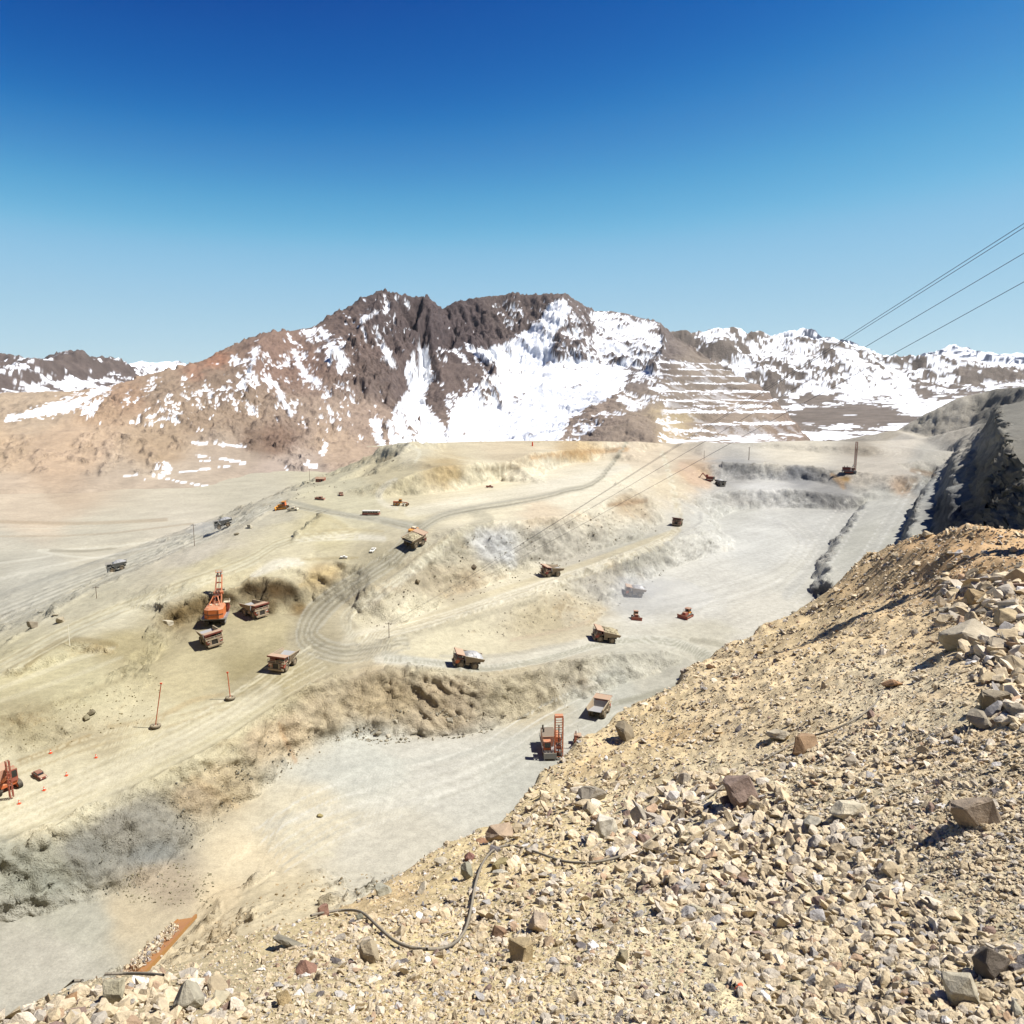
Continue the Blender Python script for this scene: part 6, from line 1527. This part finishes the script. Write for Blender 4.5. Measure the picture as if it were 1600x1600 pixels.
pit_rocks(9000, [([(540,1150),(600,1110),(700,1110),(800,1110),(760,1150),(640,1160),(580,1165)], .10, 1.5, 8, (186,176,152)),
 ([(380,1250),(480,1150),(600,1060),(900,1050),(960,1060),(880,1110),(700,1150),(560,1160),(480,1190)], .16, 1, 4.5, (176,160,128)),
 ([(0,1340),(150,1280),(300,1210),(420,1140),(470,1180),(350,1290),(240,1390),(0,1430)], .20, 1, 5, (150,146,130)),
 ([(180,1370),(270,1340),(340,1370),(330,1420),(200,1410)], .06, 1, 6, (176,166,136)),
 ([(560,970),(640,900),(740,835),(1000,790),(1030,830),(900,880),(700,945),(600,990)], .17, .8, 4.5, (150,138,112)),
 ([(700,1000),(860,925),(1050,850),(1130,840),(1050,890),(950,960),(860,990)], .10, .8, 4, (150,142,122)),
 ([(250,1540),(340,1440),(470,1360),(640,1360),(600,1430),(400,1520)], .10, 1, 7, (206,184,146)),
 ([(0,1180),(60,1110),(250,1050),(250,1120),(120,1160)], .05, .8, 4, (150,136,96)),
 ([(440,770),(480,750),(560,740),(620,700),(640,690),(600,740),(520,765),(400,800),(340,830)], .06, .8, 4, (120,108,88))], 'pit_rubble', 'loose broken rock strewn along the feet of the pit walls')

# ------------------------------------------------------------------ cables on the slope
def cable(pts, r, lab, off=.055, mat='cable'):
    pl = smooth_line(pts, 6); m = MB(); pr = None; N_ = []
    for u, v in pl:
        p = fg.hit(u, v)
        if p is None: continue
        N_.append(p+Vector((0, 0, off)))
    for _ in range(2): N_ = [N_[0]]+[(N_[i-1]+N_[i]*2+N_[i+1])/4 for i in range(1, len(N_)-1)]+[N_[-1]]
    for p in N_:
        if pr is not None: m.cyl(pr, p, r, 6, caps=False)
        pr = p
    return tag(m.build('cable', M_[mat], None, True), lab, 'cable', 'cables lying on the rubble slope')
cable([(486,1437),(505,1432),(540,1428),(566,1432),(592,1456),(622,1481),(660,1491),(700,1487),(724,1466),(735,1432),(742,1392),(753,1356),(772,1332),(800,1326),(836,1336),(882,1352),(930,1353),(980,1340),(1020,1315),(1062,1280),(1100,1255),(1132,1230)], .017, 'long grey cable snaking in an arch across the near slope')
cable([(1192,1192),(1228,1172),(1255,1158),(1300,1145),(1342,1124),(1368,1102),(1380,1082)], .017, 'short end of cable on the upper slope beside the brown block', .05)
cable([(-20,1600),(5,1578),(30,1562),(62,1552),(112,1546),(130,1545)], .012, 'stretch of cable hanging over the lower left edge', .07)
cable([(165,1534),(200,1533),(230,1534),(256,1537)], .012, 'cable stub lying across the foot of the rusty steel channel', .07)

# rusty steel channel sticking out over the edge
a = Vector(D(196, 1536, 7.6)); b = Vector(D(292, 1436, 11.2)); ax = (b-a).normalized(); sd = ax.cross(Vector((0, 0, 1))).normalized(); up = sd.cross(ax)
ch = empty('steel_channel', a)
def cbar(name, o1, w, h):
    m = MB(); p = o1; q = Matrix((sd, ax, up)).transposed(); m.box(q@Vector((0, (b-a).length/2, 0))+sd*p[0]+up*p[1], (w, (b-a).length, h), q); return m.build(name, M_['beam'], ch)
cbar('web_plate', (0, 0), .24, .02); cbar('flange', (.12, .02), .03, .05); cbar('flange', (-.12, .012), .02, .02)
tag(ch, 'rusty orange steel channel jutting over the lower left edge with stones on it', 'steel channel')
PP = []; SS = []
for _ in range(700):
    t = rng.random()**.8*.78; w = rng.normal(0, .05)-.05; s_ = .02+.06*rng.random()**3
    p = a+(b-a)*t+sd*w+up*(.02+.07*max(0, 1-abs(w+.04)/.13)*rng.random()); PP.append(tuple(p)); SS.append((s_, s_, s_*.8))
k = len(PP); scatter('channel_rubble', np.array(PP), np.array(SS), rng.uniform(0, 6.28, (k, 3)), tints(k), 'small stones and soil heaped on the rusty steel channel', 'rubble')
# litter
p = fg.hit(1154, 1549)
r_ = MB(); r_.box((0, 0, .012), (.055, .028, .022), taper=(.8, .7)).box((.014, .01, .02), (.03, .02, .02)); o = r_.build('plastic_scrap', M_['cone']); o.location = p+Vector((0, 0, .012)); o.rotation_euler = (.2, .1, .5)
tag(o, 'small red plastic scrap on the fine rubble near the bottom edge', 'scrap')

# ------------------------------------------------------------------ thin mountain air over everything
hz_m = bpy.data.materials.new('thin_haze'); hz_m.use_nodes = True; n_ = hz_m.node_tree.nodes; n_.clear()
vo_ = n_.new('ShaderNodeVolumePrincipled'); vo_.inputs['Color'].default_value = (.86, .92, 1, 1); vo_.inputs['Density'].default_value = 0.7e-5; vo_.inputs['Anisotropy'].default_value = .2
mo_ = n_.new('ShaderNodeOutputMaterial'); hz_m.node_tree.links.new(vo_.outputs[0], mo_.inputs['Volume'])
hb = MB(); hb.box((0, 11500, 440), (34000, 27000, 1300)); hz = hb.build('haze', hz_m); tag(hz, 'thin pale mountain air between the viewer and the far ranges', None, None, 'stuff')

def dust(u, v, dims, dens, lab):
    p = pit.hit(u, v); m = bpy.data.materials.new('dust'); m.use_nodes = True; n = m.node_tree.nodes; n.clear()
    vv_ = n.new('ShaderNodeVolumePrincipled'); vv_.inputs['Color'].default_value = (.99, .985, .97, 1); vv_.inputs['Density'].default_value = dens
    mo = n.new('ShaderNodeOutputMaterial'); m.node_tree.links.new(vv_.outputs[0], mo.inputs['Volume'])
    bm = bmesh.new(); bmesh.ops.create_icosphere(bm, subdivisions=4, radius=1); from mathutils import noise as mn
    for w in bm.verts: w.co = Vector((w.co.x*dims[0], w.co.y*dims[1], w.co.z*dims[2]))*(1+.35*mn.noise(w.co*1.7+Vector((u, 0, 0))))
    me = bpy.data.meshes.new('dust_cloud'); bm.to_mesh(me); bm.free(); me.materials.append(m)
    o = bpy.data.objects.new('dust_cloud', me); COL.objects.link(o); o.location = p+Vector((0, -dims[1]*.3, dims[2]*.4)); tag(o, lab, None, None, 'stuff')
dust(985, 938, (34, 22, 9), .009, 'pale dust hanging round the haul truck and bulldozer on the pit floor')
dust(975, 925, (16, 12, 6), .014, 'denser knot of dust behind the haul truck on the pit floor')
dust(342, 828, (14, 12, 4), .015, 'dust trailing the upper grey haul truck on the left road')
